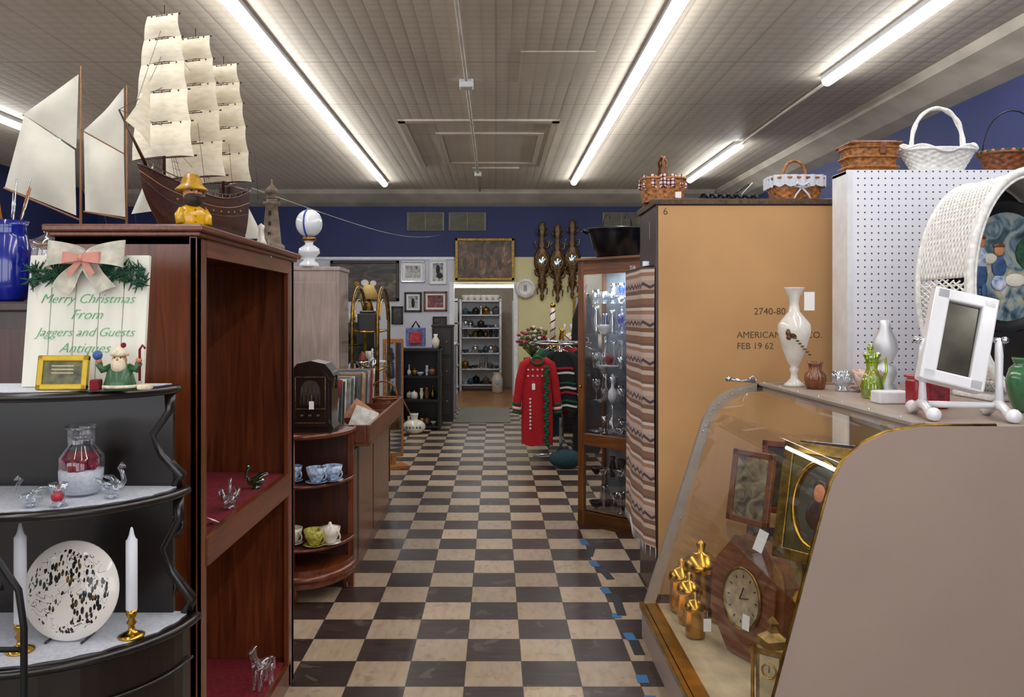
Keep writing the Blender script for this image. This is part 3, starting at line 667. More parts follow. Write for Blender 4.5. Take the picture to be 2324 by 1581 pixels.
# record bin
s=B('record_bin_counter',(-.99,5.1,0))
s.bx(-.21,.205,-.75,.75,0,.74,wood('bin_wood','#45200f','#74401f',.35,2))
s.bx(.2,.212,-.74,-.02,.08,.7,mahog,.004); s.bx(.2,.212,.02,.74,.08,.7,mahog,.004); s.bx(.18,.215,-.76,-.72,0,.74,mahog,.003)
s.bx(.211,.2125,-.6,-.53,.06,.7,blackw)
s.bx(-.2,.2,-.757,-.75,.06,.7,mahog)
rail=wood('bin_rail','#5e2c16','#854a28',.35,1)
s.bx(-.24,.315,-.78,.77,.735,.75,rail); s.bx(.295,.315,-.78,.77,.75,.85,rail,.004); s.bx(-.24,-.22,-.78,.77,.75,.9,rail,.004)
s.bx(-.22,.295,-.78,-.76,.75,.85,rail,.004); s.bx(-.22,.295,.75,.77,.75,.85,rail,.004)
for y in(-.4,0,.38): s.bx(-.22,.295,y-.006,y+.006,.75,.84,rail)
s.done()
s=B('vinyl_record_collection',(-1.03,5.1,.752)); rc=[mat('sleeve_%d'%i,c_,.5,var=.2,scale=20) for i,c_ in enumerate(['#c8c2b4','#3a3a40','#8a3028','#a99f7c','#5f7484','#d8d4cc','#54483c','#96918a','#2c4a58','#b87858'])]
y=-.74
while y<.6:
    n=abs((y+.78)%.38)
    if n>.3: y+=.05; continue
    s.box((R.uniform(-.02,.02),y+.03,.158),(.3,.0035,.305),R.choice(rc),rx=-12+R.uniform(-3,3)); y+=.0085
s.done()
s=B('wicker_hand_basket',(-.8,5.7,.752)); weave(s,.2,.14,.1,wickd,ns=20,coils=6); hand(s,.2,.12,.1,wickd,.006,ax='x'); s.done()
s=B('loose_record_sleeve',(-.8,4.72,.752)); s.box((0,0,.085),(.17,.004,.17),rc[9],ry=35,rx=-20); s.box((.03,-.05,.08),(.14,.004,.14),rc[5],ry=20,rx=-25); s.done()
s=B('greeting_card_stack',(-1.12,4.41,.752)); 
for i,(x,z,r_) in enumerate(((0,.12,15),(.08,.16,-10),(.16,.11,8),(.05,.25,20),(.13,.22,-18),(.2,.19,12))):
    s.box((x,.008*i,z+.02),(.09,.004,.2 if i<3 else .26),[rc[0],rc[9],tagm,rc[5],rc[3],rc[2]][i],ry=r_,rx=-4)
s.box((.1,.0,.02),(.3,.06,.04),blackw); s.done()
pinkw=wood('whitewashed_wood','#a89288','#c4b2a8',.6,2,coat=0)
s=B('whitewashed_cabinet',(-1.42,6.5,0)); s.bx(-.19,.19,-.2,.2,0,1.79,pinkw); s.bx(-.2,.2,-.21,.21,1.79,1.82,pinkw,.005); s.bx(-.17,.17,-.206,-.2,.1,1.7,pinkw,.003); s.done()
s=B('dark_armoire',(-1.92,6.1,0)); s.bx(-.24,.24,-.3,.3,0,1.78,brown); s.bx(-.25,.25,-.31,.31,1.78,1.81,brown,.005); s.bx(-.2,-.01,-.31,-.3,.1,1.7,mahogD,.004); s.bx(.01,.2,-.31,-.3,.1,1.7,mahogD,.004); s.done()
opal=mat('opal_glass','#e4e7ec',.15,coat=.6,var=.02); blg=mat('blue_glass_band','#1e44a8',.15)
s=B('globe_parlor_lamp',(-1.475,6.35,1.82))
s.lathe([(.075,0),(.08,.01),(.075,.03),(.045,.05),(.055,.08),(.085,.11),(.08,.145),(.05,.165),(.03,.18),(.035,.2),(.05,.215),(.045,.22)],opal)
s.sph((0,0,.345),(.105,.105,.11),opal,28,18)
s.tube([(.107*sin(a)*cos(-1.75),.107*sin(a)*sin(-1.75),.345+.112*cos(a)) for a in [pi*k/16 for k in range(17)]],.007,blg,6)
s.lathe([(.05,.205),(.055,.22),(.05,.235)],brassD); s.done()
s=B('brass_arched_etagere',(-1.03,6.65,0))
for sx in(-1,1):
    x=sx*.1
    s.tube([(x,-.33,0),(x,-.33,1.4)]+[(x,-.33*cos(a),1.4+.27*sin(a)) for a in [pi*k/14 for k in range(1,14)]]+[(x,.33,1.4),(x,.33,0)],.014,brassD,8)
    s.tube([(x,-.22*cos(a),1.4+.17*sin(a)) for a in [pi*k/14 for k in range(15)]],.006,brass,6)
for z in(.35,.68,1.0,1.31):
    s.bx(-.1,.1,-.32,.32,z-.004,z+.004,gl)
    for sy in(-1,1): s.cyl((-.1,sy*.325,z),(.1,sy*.325,z),.008,brass)
    for sx in(-1,1): s.cyl((sx*.1,-.325,z),(sx*.1,.325,z),.008,brass)
s.done()
s=B('black_jewelry_box',(-1.03,6.48,1.315)); s.box((0,0,.07),(.15,.14,.14),blackw,bev=.006); s.box((0,0,.15),(.12,.11,.02),blackw,bev=.008); s.tube([(-.04,0,.16),(-.03,0,.23),(.03,0,.23),(.04,0,.16)],.005,brassD,6); s.done()
def clutter(name,loc,spans,zs,kinds,mts,n,sc_=1,rz=0):
    s=B(name,loc,rz=rz)
    for z in zs:
        for i in range(n):
            x=spans[0]+(spans[1]-spans[0])*(i+.5)/n+R.uniform(-.008,.008); y=R.uniform(spans[2],spans[3]); k=R.choice(kinds); f=R.uniform(.8,1.15)*sc_
            s.lathe([(r*f,h*f) for r,h in GP[k]],R.choice(mts),(x,y,z),16)
    s.done()
whp=mat('white_china','#dadde4',.2,coat=.4)
clutter('crystal_glassware_collection',(-1.03,6.75,1.005),(-.07,.07,-.2,.2),(0,.31),['bowl','goblet','decanter'],[crys,cream,whp],3,.9)
s=B('silver_serving_pieces',(-1.03,6.4,1.005)); s.lathe([(.03,0),(.012,.01),(.05,.05),(.055,.07),(.05,.07)],chrome,c=(-.03,0,0)); s.lathe([(.02,0),(.04,.03),(.03,.06),(.01,.08)],chrome,c=(.05,.06,0)); s.sph((-.05,.1,.07),(.03,.03,.07),rc[2],10,8); s.done()
s=B('cheval_mirror',(-.97,7.6,0),rz=25); s.bx(-.1,.1,-.015,.015,.1,1.22,wickb,.008); s.bx(-.075,.075,-.018,-.014,.14,1.18,mirror); s.bx(-.12,.12,-.12,.12,0,.03,wickb); s.bx(-.02,.02,-.02,.02,.03,.1,wickb); s.done()
s=B('open_display_shelf',(-1.95,9.0,0))
for x in(-.6,0,.6): s.bx(x-.015,x+.015,-.18,.18,0,1.35,walnut)
for z in(.1,.45,.8,1.1,1.36): s.bx(-.62,.62,-.19,.19,z-.025,z,walnut)
s.bx(-.6,.6,.17,.19,0,1.35,walnut); s.done()
clutter('assorted_pottery',(-1.95,8.95,0),(-.54,.40,-.08,.08),(.1,.45,.8,1.1,1.36),['pot','vase','bowl','decanter','plate'],[whp,cream,blc,brassD,rc[2],wickb,crys,gcc],9,1.15)
s=B('brass_table_lamp',(-1.42,9.0,1.36)); s.lathe([(.07,0),(.08,.01),(.03,.03),(.02,.1),(.05,.16),(.02,.24),(.01,.3)],brassD); s.lathe([(.12,.26),(.05,.42),(.045,.42),(.11,.26)],mat('lamp_shade','#b79a58',.7)); s.done()
# ---------------------------------------------------------------- back-left area
s=B('black_display_cabinet',(-.95,10.3,0))
s.bx(-.25,.25,.17,.2,0,1.02,blackw); s.bx(-.25,-.22,-.2,.2,0,1.02,blackw); s.bx(.22,.25,-.2,.2,0,1.02,blackw)
for z in(.05,.38,.68,1.02): s.bx(-.26,.26,-.21,.2,z-.03,z,blackw)
s.done()
clutter('pottery_collection',(-.95,10.2,0),(-.19,.19,-.08,.08),(.05,.38,.68),['vase','bowl','decanter','pot'],[cream,brassD,blc,oak],5,.75)
s=B('black_hutch',(-.66,11.0,0)); s.bx(-.2,.08,-.15,.15,0,1.28,blackw); s.bx(-.21,.09,-.16,.16,1.28,1.31,blackw,.005)
for k in range(3): s.bx(-.17,.06,-.16,-.15,.1+k*.4,.45+k*.4,blk,.004); s.sph((0,-.17,.28+k*.4),.012,brass)
s.done()
s=B('gray_partition_column',(-.66,12.2,0)); s.bx(-.13,.05,-.2,.25,0,1.0,mat('gray_blue_paint','#7d8393',.6)); s.bx(-.14,.06,-.21,.26,1.0,1.02,white); s.done()
s=B('framed_ornament_box',(-1.02,10.25,1.022)); s.box((0,0,.14),(.25,.05,.24),mat('blue_box','#5a6a9a',.4,var=.5,scale=20),bev=.01); s.box((0,-.03,.13),(.16,.01,.16),mat('red_motif','#a8303a',.4,var=.5,scale=25),bev=.01); s.tube([(-.05,0,.26),(0,0,.34),(.05,0,.26)],.012,blackw,8); s.done()
s=B('porcelain_vase',(-.76,10.15,1.022)); s.lathe([(.03,0),(.045,.05),(.05,.1),(.02,.15),(.03,.18),(.026,.18)],cream); s.done()
s=B('ceramic_gourd_jug',(-.99,9.75,0)); s.sph((0,0,.09),(.14,.11,.09),cream,20,12); s.lathe([(.05,0),(.04,.05),(.05,.1),(.055,.12),(.04,.12)],cream,c=(0,0,.13)); s.tube([(-.11,0,.13),(-.17,0,.25),(-.2,0,.36),(-.14,0,.42),(-.05,0,.25)],.012,wickd,8)
for a in range(5): s.sph((-.08+a*.04,-.1,.09),(.012,.012,.016),sg2,8,6)
s.done()
Yw=YB-.001
picture('landscape_painting',-2.57,-1.5,1.66,2.29,Yw,mat('dark_frame','#2a231c',.4),art('dusk_painting',[(.3,'#15120f'),(.5,'#3a332a'),(.65,'#6e5c40'),(.8,'#b99a60')],3,(1,1,3)),.05,0,[(.0,-.05,.06,.08,cream),(.12,-.06,.05,.07,cream),(-.12,-.08,.05,.07,brassD)])
bw2=art('etching',[(.35,'#5c5c5c'),(.5,'#a8a8a4'),(.7,'#ccccc8')],9)
picture('framed_etching',-1.475,-1.1,1.95,2.28,Yw,chrome,bw2,.02,.05); picture('framed_bird_print',-1.03,-.765,1.92,2.3,Yw,tagm,bw2,.02,.03,[(0,.1,.12,.2,iron),(0.1,-.15,.2,.12,iron)])
picture('framed_photograph',-1.42,-1.15,1.49,1.8,Yw,blackw,bw2,.03,.03,[(0,-.05,.1,.25,iron)]); picture('framed_red_print',-1.12,-.755,1.5,1.81,Yw,mahog,art('redp',[(.35,'#301818'),(.55,'#7c3230'),(.75,'#a8a090')],8),.03,.03)
picture('framed_silhouette',-1.62,-1.44,1.3,1.58,Yw,blackw,darkart,.03); picture('framed_document',-.98,-.76,1.2,1.42,Yw,blackw,darkart,.02)
picture('sepia_group_painting',-.63,.29,1.98,2.635,Yw-.02,goldf,art('sepia_art',[(.3,'#2e2118'),(.5,'#5a432f'),(.65,'#7d6247'),(.8,'#b79a74')],5,(1,1,1)),.045,0,[(x,-.08+.05*sin(x*20),.03,.13,oak if i%2 else brown) for i,x in enumerate((-.34,-.24,-.15,-.05,.06,.15,.26,.35))])
# back room
s=B('white_storage_shelf',(-.29,15.5,0))
for x in(-.38,.38): s.bx(x-.02,x+.02,-.2,.2,0,1.74,white)
s.bx(-.38,.38,.19,.2,0,1.74,white)
for z in(.12,.42,.72,1.02,1.2,1.45,1.72): s.bx(-.38,.38,-.2,.2,z-.02,z,white)
s.done()
clutter('assorted_housewares',(-.29,15.42,0),(-.34,.34,-.08,.08),(.12,.42,.72,1.02,1.2,1.45),['bowl','pot','vase','tumbler','pot'],[iron,chrome,brassD,blackw,rc[8],rc[6]],7,1.05)
s=B('mug_row',(-.29,15.45,1.72)); 
for i in range(6): cup(s,-.3+i*.12,0,0,cream,1.9)
s.done()
s=B('side_storage_shelf',(-.75,15.3,0)); 
for z in(.1,.5,.9,1.3,1.7): s.bx(-.1,.05,-.5,.5,z-.02,z,white)
s.bx(-.12,-.1,-.5,.5,0,1.75,white); s.bx(-.1,.05,-.5,-.48,0,1.75,white); s.done()
s=B('stoneware_crock',(.03,14.9,0)); s.lathe([(.08,0),(.1,.03),(.105,.25),(.08,.32),(.07,.36),(.08,.38),(.07,.38)],cream); s.sph((0,-.103,.2),(.04,.004,.05),blc,10,6); s.done()
s=B('white_cupboard',(.55,14.6,0)); s.bx(-.25,.3,-.3,.3,0,1.7,white); s.bx(-.24,.0,-.31,-.3,.05,1.65,white,.005); s.sph((-.02,-.32,.9),.015,brass); s.done()
# ---------------------------------------------------------------- back-right wall
s=B('decorative_plate',(.46,YB-.02,1.86),rx=90); s.lathe([(.001,.0),(.08,.0),(.11,-.0),(.16,.02),(.162,.024),(.11,.01),(.001,.008)],cream,flute=.03,nf=16,seg=48)
s.tube([(.11*cos(a),.11*sin(a),.014) for a in [2*pi*k/24 for k in range(24)]],.004,blc,6,True); s.box((0,0,.012),(.05,.09,.006),mat('blue_gray_motif','#8a90a0',.4),bev=.002); s.done()
for x,dz in((.72,.0),(.96,-.03),(1.19,.03)):
    s=B('gilt_sconce',(x,YB-.04,2.28+dz)); 
    s.lathe([(.001,-.62),(.02,-.6),(.03,-.54),(.015,-.5),(.03,-.44),(.045,-.4),(.06,-.3),(.04,-.24),(.085,-.16),(.11,-.05),(.11,.05),(.08,.15),(.04,.2),(.05,.27),(.03,.33),(.04,.4),(.05,.47),(.04,.53),(.045,.58),(.02,.6),(.001,.62)],bronze,sy=.3,seg=20,flute=.14,nf=6)
    s.sph((0,-.035,0),(.06,.012,.075),mirror,20,10)
    s.tube([(.075*cos(a),-.035,.092*sin(a)) for a in [2*pi*k/24 for k in range(24)]],.01,goldf,8,True)
    for sx in(-1,1):
        s.tube([(sx*.04,-.02,-.25),(sx*.1,-.03,-.22),(sx*.12,-.03,-.14),(sx*.085,-.03,-.12)],.012,bronze,8)
        s.tube([(sx*.05,-.02,.2),(sx*.1,-.03,.22),(sx*.11,-.03,.3),(sx*.075,-.03,.31)],.012,goldf,8)
        s.tube([(sx*.04,-.02,.4),(sx*.08,-.03,.43),(sx*.07,-.03,.5)],.012,bronze,8)
        s.tube([(sx*.03,-.02,-.4),(sx*.08,-.03,-.43),(sx*.07,-.03,-.52)],.01,bronze,8)
        s.tube([(sx*.02,-.02,-.3),(sx*.07,-.03,-.36),(sx*.05,-.03,-.42)],.01,goldf,8)
    s.done()
s=B('dark_dresser',(.95,10.2,0)); s.bx(-.42,.5,-.25,.25,0,1.0,walnut); s.bx(-.44,.52,-.27,.27,1.0,1.03,walnut,.005)
for k in range(3): s.bx(-.38,.46,-.26,-.25,.08+k*.31,.36+k*.31,walnut,.005); s.sph((-.2,-.27,.22+k*.31),.015,brass); s.sph((.3,-.27,.22+k*.31),.015,brass)
s.done()
clutter('brass_and_glass_wares',(.95,10.25,1.03),(-.4,.45,-.05,.1),(0,),['vase','decanter','pot','goblet'],[brass,crys,cream,mat('cranberry','#8a1830',.2)],7,1.3)
s=B('floral_arrangement',(.44,9.3,0)); lf=mat('foliage','#5b6a34',.7,var=.4,scale=30); fl=[mat('petal_%d'%i,c_,.6) for i,c_ in enumerate(('#c8bf90','#983040','#b97a90','#d8d0c0'))]
s.lathe([(.09,0),(.1,.02),(.02,.06),(.02,.75),(.1,.8),(.12,.95),(.1,.95)],brassD)
for i in range(90):
    a=R.uniform(0,2*pi); p_=R.uniform(.05,1.2); rr=R.uniform(.1,.21); x=rr*cos(a)*sin(p_)*1.2; y=rr*sin(a)*sin(p_); z=.97+rr*cos(p_)*1.7
    s.cyl((0,0,.93),(x,y,z),.002,lf,seg=4); s.sph((x,y,z),(.024,.024,.018),fl[i%4] if i%2 else lf,8,5)
s.done()
s=B('barber_pole_candle',(.71,9.98,1.03)); s.cyl((0,0,0),(0,0,.5),.03,cream); s.lathe([(.05,0),(.05,.03),(.03,.04)],brass)
s.tube([(.03*cos(t*1.2),.03*sin(t*1.2),.05+t*.02) for t in range(23)],.01,redcl,6); s.sph((0,0,.53),.035,brass); s.done()
s=B('candelabra',(1.02,10.0,1.03)); s.lathe([(.07,0),(.02,.02),(.012,.2),(.02,.22)],brass)
for x in(-.16,-.08,0,.08,.16): s.tube([(0,0,.12),(x*.6,0,.1),(x,0,.16),(x,0,.2)],.006,brass,6); s.cyl((x,0,.2),(x,0,.3),.01,wax)
s.done()
s=B('gilt_framed_mirror',(1.35,YB-.03,1.5)); s.box((0,0,0),(.3,.03,.5),goldf,bev=.01); s.box((0,-.017,0),(.22,.004,.42),mirror); s.done()
# clothing rack
red=mat('red_knit','#a80c1a',.9,var=.15,scale=120,bump=.4,bd=.002); gknit=mat('green_knit','#0f5030',.9,var=.2,scale=100,bump=.4,bd=.002); wknit=mat('white_knit','#c8c4bc',.9,var=.1,scale=100); bkn=mat('black_cloth','#101014',.9,var=.3,scale=40); navy=mat('teal_knit','#1f3c44',.9,var=.2,scale=60)
s=B('round_clothing_rack',(.66,8.15,0))
s.tube([(.3*cos(a),.36*sin(a),1.16) for a in [2*pi*k/32 for k in range(32)]],.012,chrome,8,True); s.cyl((0,0,.03),(0,0,1.16),.016,chrome)
for a in (0,pi/2,pi,3*pi/2): s.cyl((0,0,1.15),(.3*cos(a),.36*sin(a),1.16),.008,chrome); s.cyl((0,0,.05),(.28*cos(a),.28*sin(a),.012),.01,chrome)
s.done()
def garment(name,loc,rz,m,w=.36,h=.85,sl=.5,cuff=None,trim=None,neck=None):
    s=B(name,loc,rz=rz); hw_=w*.33
    def f(u,v):
        t=2*pi*u; z=-.04-(h-.04)*v
        ww=hw_*(1.0 if v>.08 else (.45+.55*(v/.08)**.6))*(1+.18*v)+.014*sin(6*t+5*v)*v
        return (ww*cos(t),(.04+.04*v)*sin(t)+.012*sin(5*t+3*v)*v,z+.012*sin(4*t)*v)
    s.grid(f,40,24,m)
    for sx in(-1,1):
        s.tube([(sx*hw_*.45,0,-.045),(sx*hw_*.95,0,-.1),(sx*hw_*1.25,0,-.25),(sx*hw_*1.45,0,-.45),(sx*hw_*1.5,0,-sl)],[.035,.05,.045,.04,.036],m,12)
        if cuff:
            for q_ in (0,1,2): s.tube([(sx*hw_*1.47,0,-sl+.1+q_*-.04),(sx*hw_*1.5,0,-sl+.075-q_*.04)],[.044,.043],cuff[q_%len(cuff)],12)
    if trim:
        for i,(z,tm) in enumerate(trim): s.grid(lambda u,v:(lambda p:(p[0]*1.05,p[1]*1.15,p[2]))(f(u,z+.035*v)),40,2,tm)
    if neck: s.tube([(hw_*.42*cos(a),-.03+.02*sin(a)-.012,-.055+.035*sin(a)) for a in [2*pi*k/16 for k in range(16)]],.012,neck,8,True)
    s.tube([(-hw_*.9,0,-.06),(0,0,-.01),(hw_*.9,0,-.06)],.006,chrome,6); s.tube([(0,0,-.01),(0,0,.03),(.02,0,.05),(.02,0,.07),(0,0,.08),(-.015,0,.07)],.003,chrome,6)
    return s
s=garment('red_christmas_sweater_dress',(.40,7.74,1.06),0,red,.40,.86,.56,[gknit,wknit,gknit],None,gknit)
for i in range(9): s.sph((-.07,-.085,-.42-.035*i),(.012,.01,.012),wknit,8,6)
for i in range(28):
    x=.085+.012*sin(i*1.7); s.sph((x,-.085,-.12-.027*i),(.024,.018,.022),gknit,8,6)
for z_ in(-.14,-.2):
    for x in(-.09,-.045,0,.045): s.box((x,-.056,z_),(.016,.006,.016),wknit,ry=45)
tag(s,-.04,-.095,-.3,.03,.06); s.done()
garment('patterned_christmas_sweater',(.64,7.86,1.12),-8,bkn,.40,.62,.5,[red,wknit,gknit],[(.25,red),(.33,wknit),(.5,gknit),(.58,wknit),(.66,red),(.8,gknit),(.88,wknit)]).done()
garment('green_holiday_cardigan',(.53,8.1,1.12),12,gknit,.34,.7,.5,[wknit,red],[(.3,wknit),(.6,red)]).done()
garment('red_wool_sweater',(.74,8.22,1.14),-20,red,.34,.7,.5).done()
garment('teal_sweater',(.60,8.6,1.1),20,navy,.34,.95,.5).done()
garment('black_dress',(.90,7.95,1.14),-25,bkn,.36,1.05,.5).done()
garment('black_cardigan',(.92,8.45,1.1),-60,bkn,.36,.95,.5).done()
s=B('teal_duffel_bag',(.66,7.55,0)); s.sph((0,0,.09),(.16,.09,.09),navy,16,10); s.tube([(-.08,0,.16),(-.04,0,.24),(.04,0,.24),(.08,0,.16)],.008,navy,6); s.done()
s=B('black_coat_on_stand',(1.02,9.2,0)); s.lathe([(.15,0),(.14,.03),(.02,.05),(.018,1.75),(.03,1.78),(.001,1.82)],blackw)
s.grid(lambda u,v:((.13+.06*v)*cos(2*pi*u)*(.4+.6*min(1,v*5)),(.1+.05*v)*sin(2*pi*u)+.01*sin(12*pi*u)*v,1.68-1.4*v),36,20,bkn); s.done()
# ---------------------------------------------------------------- curio cabinet
s=B('oak_curio_cabinet',(.567,5.55,0),rz=-43.4); W=.582; D=.32; H=1.81
for x in(0,W-.05): s.bx(x,x+.05,0,.03,0,H,oak,.003)
for z0,z1 in((0,.1),(.55,.63),(H-.09,H)): s.bx(.05,W-.05,0,.03,z0,z1,oakH,.003)
s.bx(0,.02,.03,.06,0,H,oak); s.bx(0,.02,D-.04,D,0,H,oak); s.bx(W-.02,W,.03,.06,0,H,oak); s.bx(W-.02,W,D-.04,D,0,H,oak)
s.bx(.006,.01,.06,D-.04,.1,H-.09,gl); s.bx(W-.01,W-.006,.06,D-.04,.1,H-.09,gl)
s.bx(0,W,.0,D,H-.02,H,oakH); s.bx(-.015,W+.015,-.015,D,H,H+.02,oakH,.005); s.bx(0,W,0,D,0,.1,oakH)
s.bx(.02,W-.02,D-.012,D-.004,.1,H-.03,mat('curio_back','#7c8890',.3,.35,var=.15))
s.bx(.05,W-.05,.012,.016,.1,.55,gl); s.bx(.05,W-.05,.012,.016,.63,H-.09,gl)
for z in(.34,.58,.85,1.08,1.31,1.52): s.bx(.02,W-.02,.035,D-.02,z-.005,z,gl)
s.sph((.03,-.012,.95),.01,brass); s.done()
A=math.radians(-43.4)
area('curio_fill_light',(.567+.29*cos(A)-.15*sin(A),5.55+.29*sin(A)+.15*cos(A),1.76),.35,.12,5,(.92,.96,1)).rotation_euler=(0,0,A)  # unseen area light added to brighten the curio glassware
s=B('curio_glassware_collection',(.567,5.55,0),rz=-43.4)
dkg=glass('smoke_glass','#7a808a',refl=.2,edge=.6); blgl=glass('blue_glass','#6f90e0',refl=.2,edge=.6); crysb=glass('cut_crystal','#e6edf2',refl=.25,rough=.1,edge=.6)
for z in(.1,.34,.63,.85,1.08,1.31,1.52):
    for i in range(7):
        for j in range(2):
            k=R.choice(['goblet','tumbler','bowl','vase','decanter','plate'] if z<1.5 else ['goblet','tumbler','bowl']); f=R.uniform(.8,1.15)
            if k=='plate': f*=.8
            mm=R.choice([crysb,crys,crysb,crysb,whp,blgl,chrome]) if z>.6 else R.choice([crysb,dkg,crys,blackw])
            s.lathe([(r*f*.85,h*f) for r,h in GP[k]],mm,(.085+i*.068,.1+j*.11,z+.001),14,flute=.05 if j else 0,nf=7)
s.sph((.2,.09,1.14),(.03,.03,.04),redcl,10,8); s.sph((.46,.07,1.38),(.03,.03,.03),blgl,10,8); s.done()
s=B('black_roasting_tub',(.83,5.5,1.83)); tb=mat('black_granite','#0c0c0e',.25,var=.4,scale=90)
s.lathe([(.13,0),(.145,.01),(.19,.16),(.2,.19),(.207,.2),(.2,.205),(.185,.19),(.135,.02),(.001,.015)],tb,sy=.72,seg=36)
for sx in(-1,1): s.tube([(sx*.195,-.04,.17),(sx*.235,-.04,.19),(sx*.235,.04,.19),(sx*.195,.04,.17)],.006,tb,8); s.tube([(sx*.1,-.02,.2),(sx*.09,-.02,.27),(sx*.06,-.02,.31),(sx*.05,-.02,.27)],.003,iron,6)
s.done()
# ---------------------------------------------------------------- big cabinet seen from its back
card=mat('fiberboard_back','#bd9160',.75,var=.05,scale=3); ink=mat('stencil_ink','#5a452f',.8,var=.3,scale=50)
s=B('tall_cabinet',(1.255,4.225,0))
s.bx(-.455,.455,-.215,.225,0,2.0,brown); s.bx(-.445,.455,-.225,-.215,.05,1.985,card); s.bx(-.47,.46,-.232,.24,1.99,2.02,brown,.004)
s.text('2740-80',.048,ink,(.03,-.2256,1.443),ext=.0004,align='LEFT'); s.text('AMERICAN FAIR, CO.',.045,ink,(-.055,-.2256,1.327),ext=.0004,align='LEFT'); s.text('FEB 19 62',.045,ink,(-.055,-.2256,1.272),ext=.0004,align='LEFT'); s.text('6',.05,ink,(-.41,-.2256,1.94),ext=.0004)
tag(s,-.465,-.1,1.86,.001,.06)
s.done()
s=B('woven_textile_hanging',(.755,4.3,.34))
def wf(u,v):
    y=.3-.59*u; x=.008*sin(9*u+3*v)*(1-v*.5)+(.05*max(0,(u-.9)/.1)**1.1) -.012-.05*(1-u)*0
    return (x,y-.012*max(0,(u-.9)/.1),-.06*u*(1-v)+1.34*v+.0)
s.grid(wf,40,40,stripe_mat()); s.tube([(-.005,.31,1.345),(-.005,-.2,1.345),(.03,-.3,1.345)],.006,iron,6)
for i in range(24):
    p=wf(i/23,0); s.cyl(p,(p[0],p[1],p[2]-.05),.0015,tagm,seg=4)
s.box((.01,-.2,1.36),(.03,.03,.03),crys); s.box((.01,.2,1.36),(.03,.03,.03),crys); s.done()
def plaid_mat():
    m,nt,b=base('plaid_cloth'); v=coords(nt,(1/.02,1/.02,1/.02)); sp=nn(nt,'SeparateXYZ'); nt.links.new(v,sp.inputs[0])
    a=mth(nt,'LESS_THAN',mth(nt,'FRACT',sp.outputs[0]),.4); c=mth(nt,'LESS_THAN',mth(nt,'FRACT',sp.outputs[2]),.4)
    nt.links.new(ramp(nt,mth(nt,'MULTIPLY',mth(nt,'ADD',a,c),.5),[(0,'#d8d4d0'),(.4,'#8a4a50'),(.8,'#1c1a20')],True),b.inputs['Base Color']); b.inputs['Roughness'].default_value=.9; return m
s=B('plaid_lined_basket',(.865,4.17,2.02)); weave(s,.23,.17,.12,wickb,coils=7,ns=26)
s.grid(lambda u,v:((.118+.012*sin(14*2*pi*u)*v)*cos(2*pi*u),(.09+.012*sin(14*2*pi*u)*v)*sin(2*pi*u),.135-.065*v+.008*sin(14*2*pi*u)),112,4,plaid_mat())
hand(s,.16,.13,.11,wickd,.006,ax='y'); s.box((.06,-.1,.03),(.03,.002,.03),tagm); s.done()
s=B('bow_tied_basket',(1.55,4.17,2.02)); weave(s,.27,.18,.12,wickb,coils=8,ns=30,se=4,flare=.18)
s.grid(lambda u,v:(lambda a,q:((.141+.006*sin(20*a))*q*cos(a),(.096+.006*sin(20*a))*q*sin(a),.135-.05*v-.012*abs(sin(9*a))*v))(2*pi*u,(abs(cos(2*pi*u))**4+abs(sin(2*pi*u))**4)**-.25),120,4,whitecl)
hand(s,.12,.1,.12,wickb,.008,False)
for sx in(-1,1): s.tube([(0,-.1,.07),(sx*.03,-.115,.09),(sx*.04,-.115,.07),(0,-.1,.065)],.006,whitecl,6); s.tube([(0,-.1,.068),(sx*.03,-.11,.03),(sx*.045,-.11,.0)],.005,whitecl,6)
s.done()
s=B('cast_iron_trivet',(1.2,4.1,2.02),rz=10)
for i in range(7): s.tube([(-.14+i*.045+.02*cos(a),.02*sin(a),.02+.015*sin(2*a)) for a in [2*pi*k/12 for k in range(12)]],.007,iron,6,True)
s.cyl((-.17,0,.012),(.17,0,.012),.01,iron); s.cyl((-.16,.06,.01),(.17,.05,.012),.01,iron); s.tube([(0,0,.02),(.05,0,.06),(.1,0,.09)],.004,iron,6); s.tube([(.1,0,.02),(.06,0,.04),(.12,.0,.1)],.002,tagm,6); s.done()
# ---------------------------------------------------------------- pegboard
s=B('pegboard_display',(1.6,3.65,0)); pg=peg_mat(); s.bx(0,1.3,0,.012,0,2.1,pg); s.bx(0,.012,.012,.17,0,2.1,white,.002); s.bx(1.288,1.3,.012,.17,0,2.1,white); s.bx(0,1.3,.012,.17,2.085,2.1,white); s.bx(-.004,.02,-.004,.01,0,2.1,white); s.done()
s=B('picnic_basket',(1.735,3.74,2.1)); weave(s,.23,.15,.12,wickb,coils=7,ns=26,se=5,flare=.1)
s.box((0,0,.127),(.245,.165,.014),wickd,bev=.005); s.box((0,0,.136),(.2,.13,.008),wickb,bev=.003); s.box((.03,-.083,.1),(.03,.006,.05),wickd,bev=.002)
for z in(.02,.065,.11): s.lathe([(.122,z-.004),(.124,z),(.122,z+.004)],wickb,sy=.66,se=5,seg=40)
s.done()
s=B('white_wicker_basket',(2.05,3.73,2.1)); weave(s,.34,.17,.1,wickw,coils=9,ns=34,flare=.35,se=2.3)
for k in range(3): s.tube([((.172+.004*k)*cos(a),.088*sin(a),.1+.008*k*sin(5*a)+.03*abs(cos(a))**6) for a in [2*pi*i/60 for i in range(60)]],.006,wickw,6,True)
hand(s,.24,.2,.1,wickw,.008,n=30); s.done()
s=B('brown_gathering_basket',(2.40,3.73,2.1)); weave(s,.3,.17,.085,wickd,coils=6,ns=30,flare=.25,se=2.4)
for i in range(40): 
    a=2*pi*i/40; s.sph((.15*cos(a),.085*sin(a),.09),(.012,.01,.012),ev if i%2 else wickb,6,5)
s.tube([(-.14*cos(pi*t/14),0,.09+.2*sin(pi*t/14)) for t in range(15)],.003,iron,6); s.done()
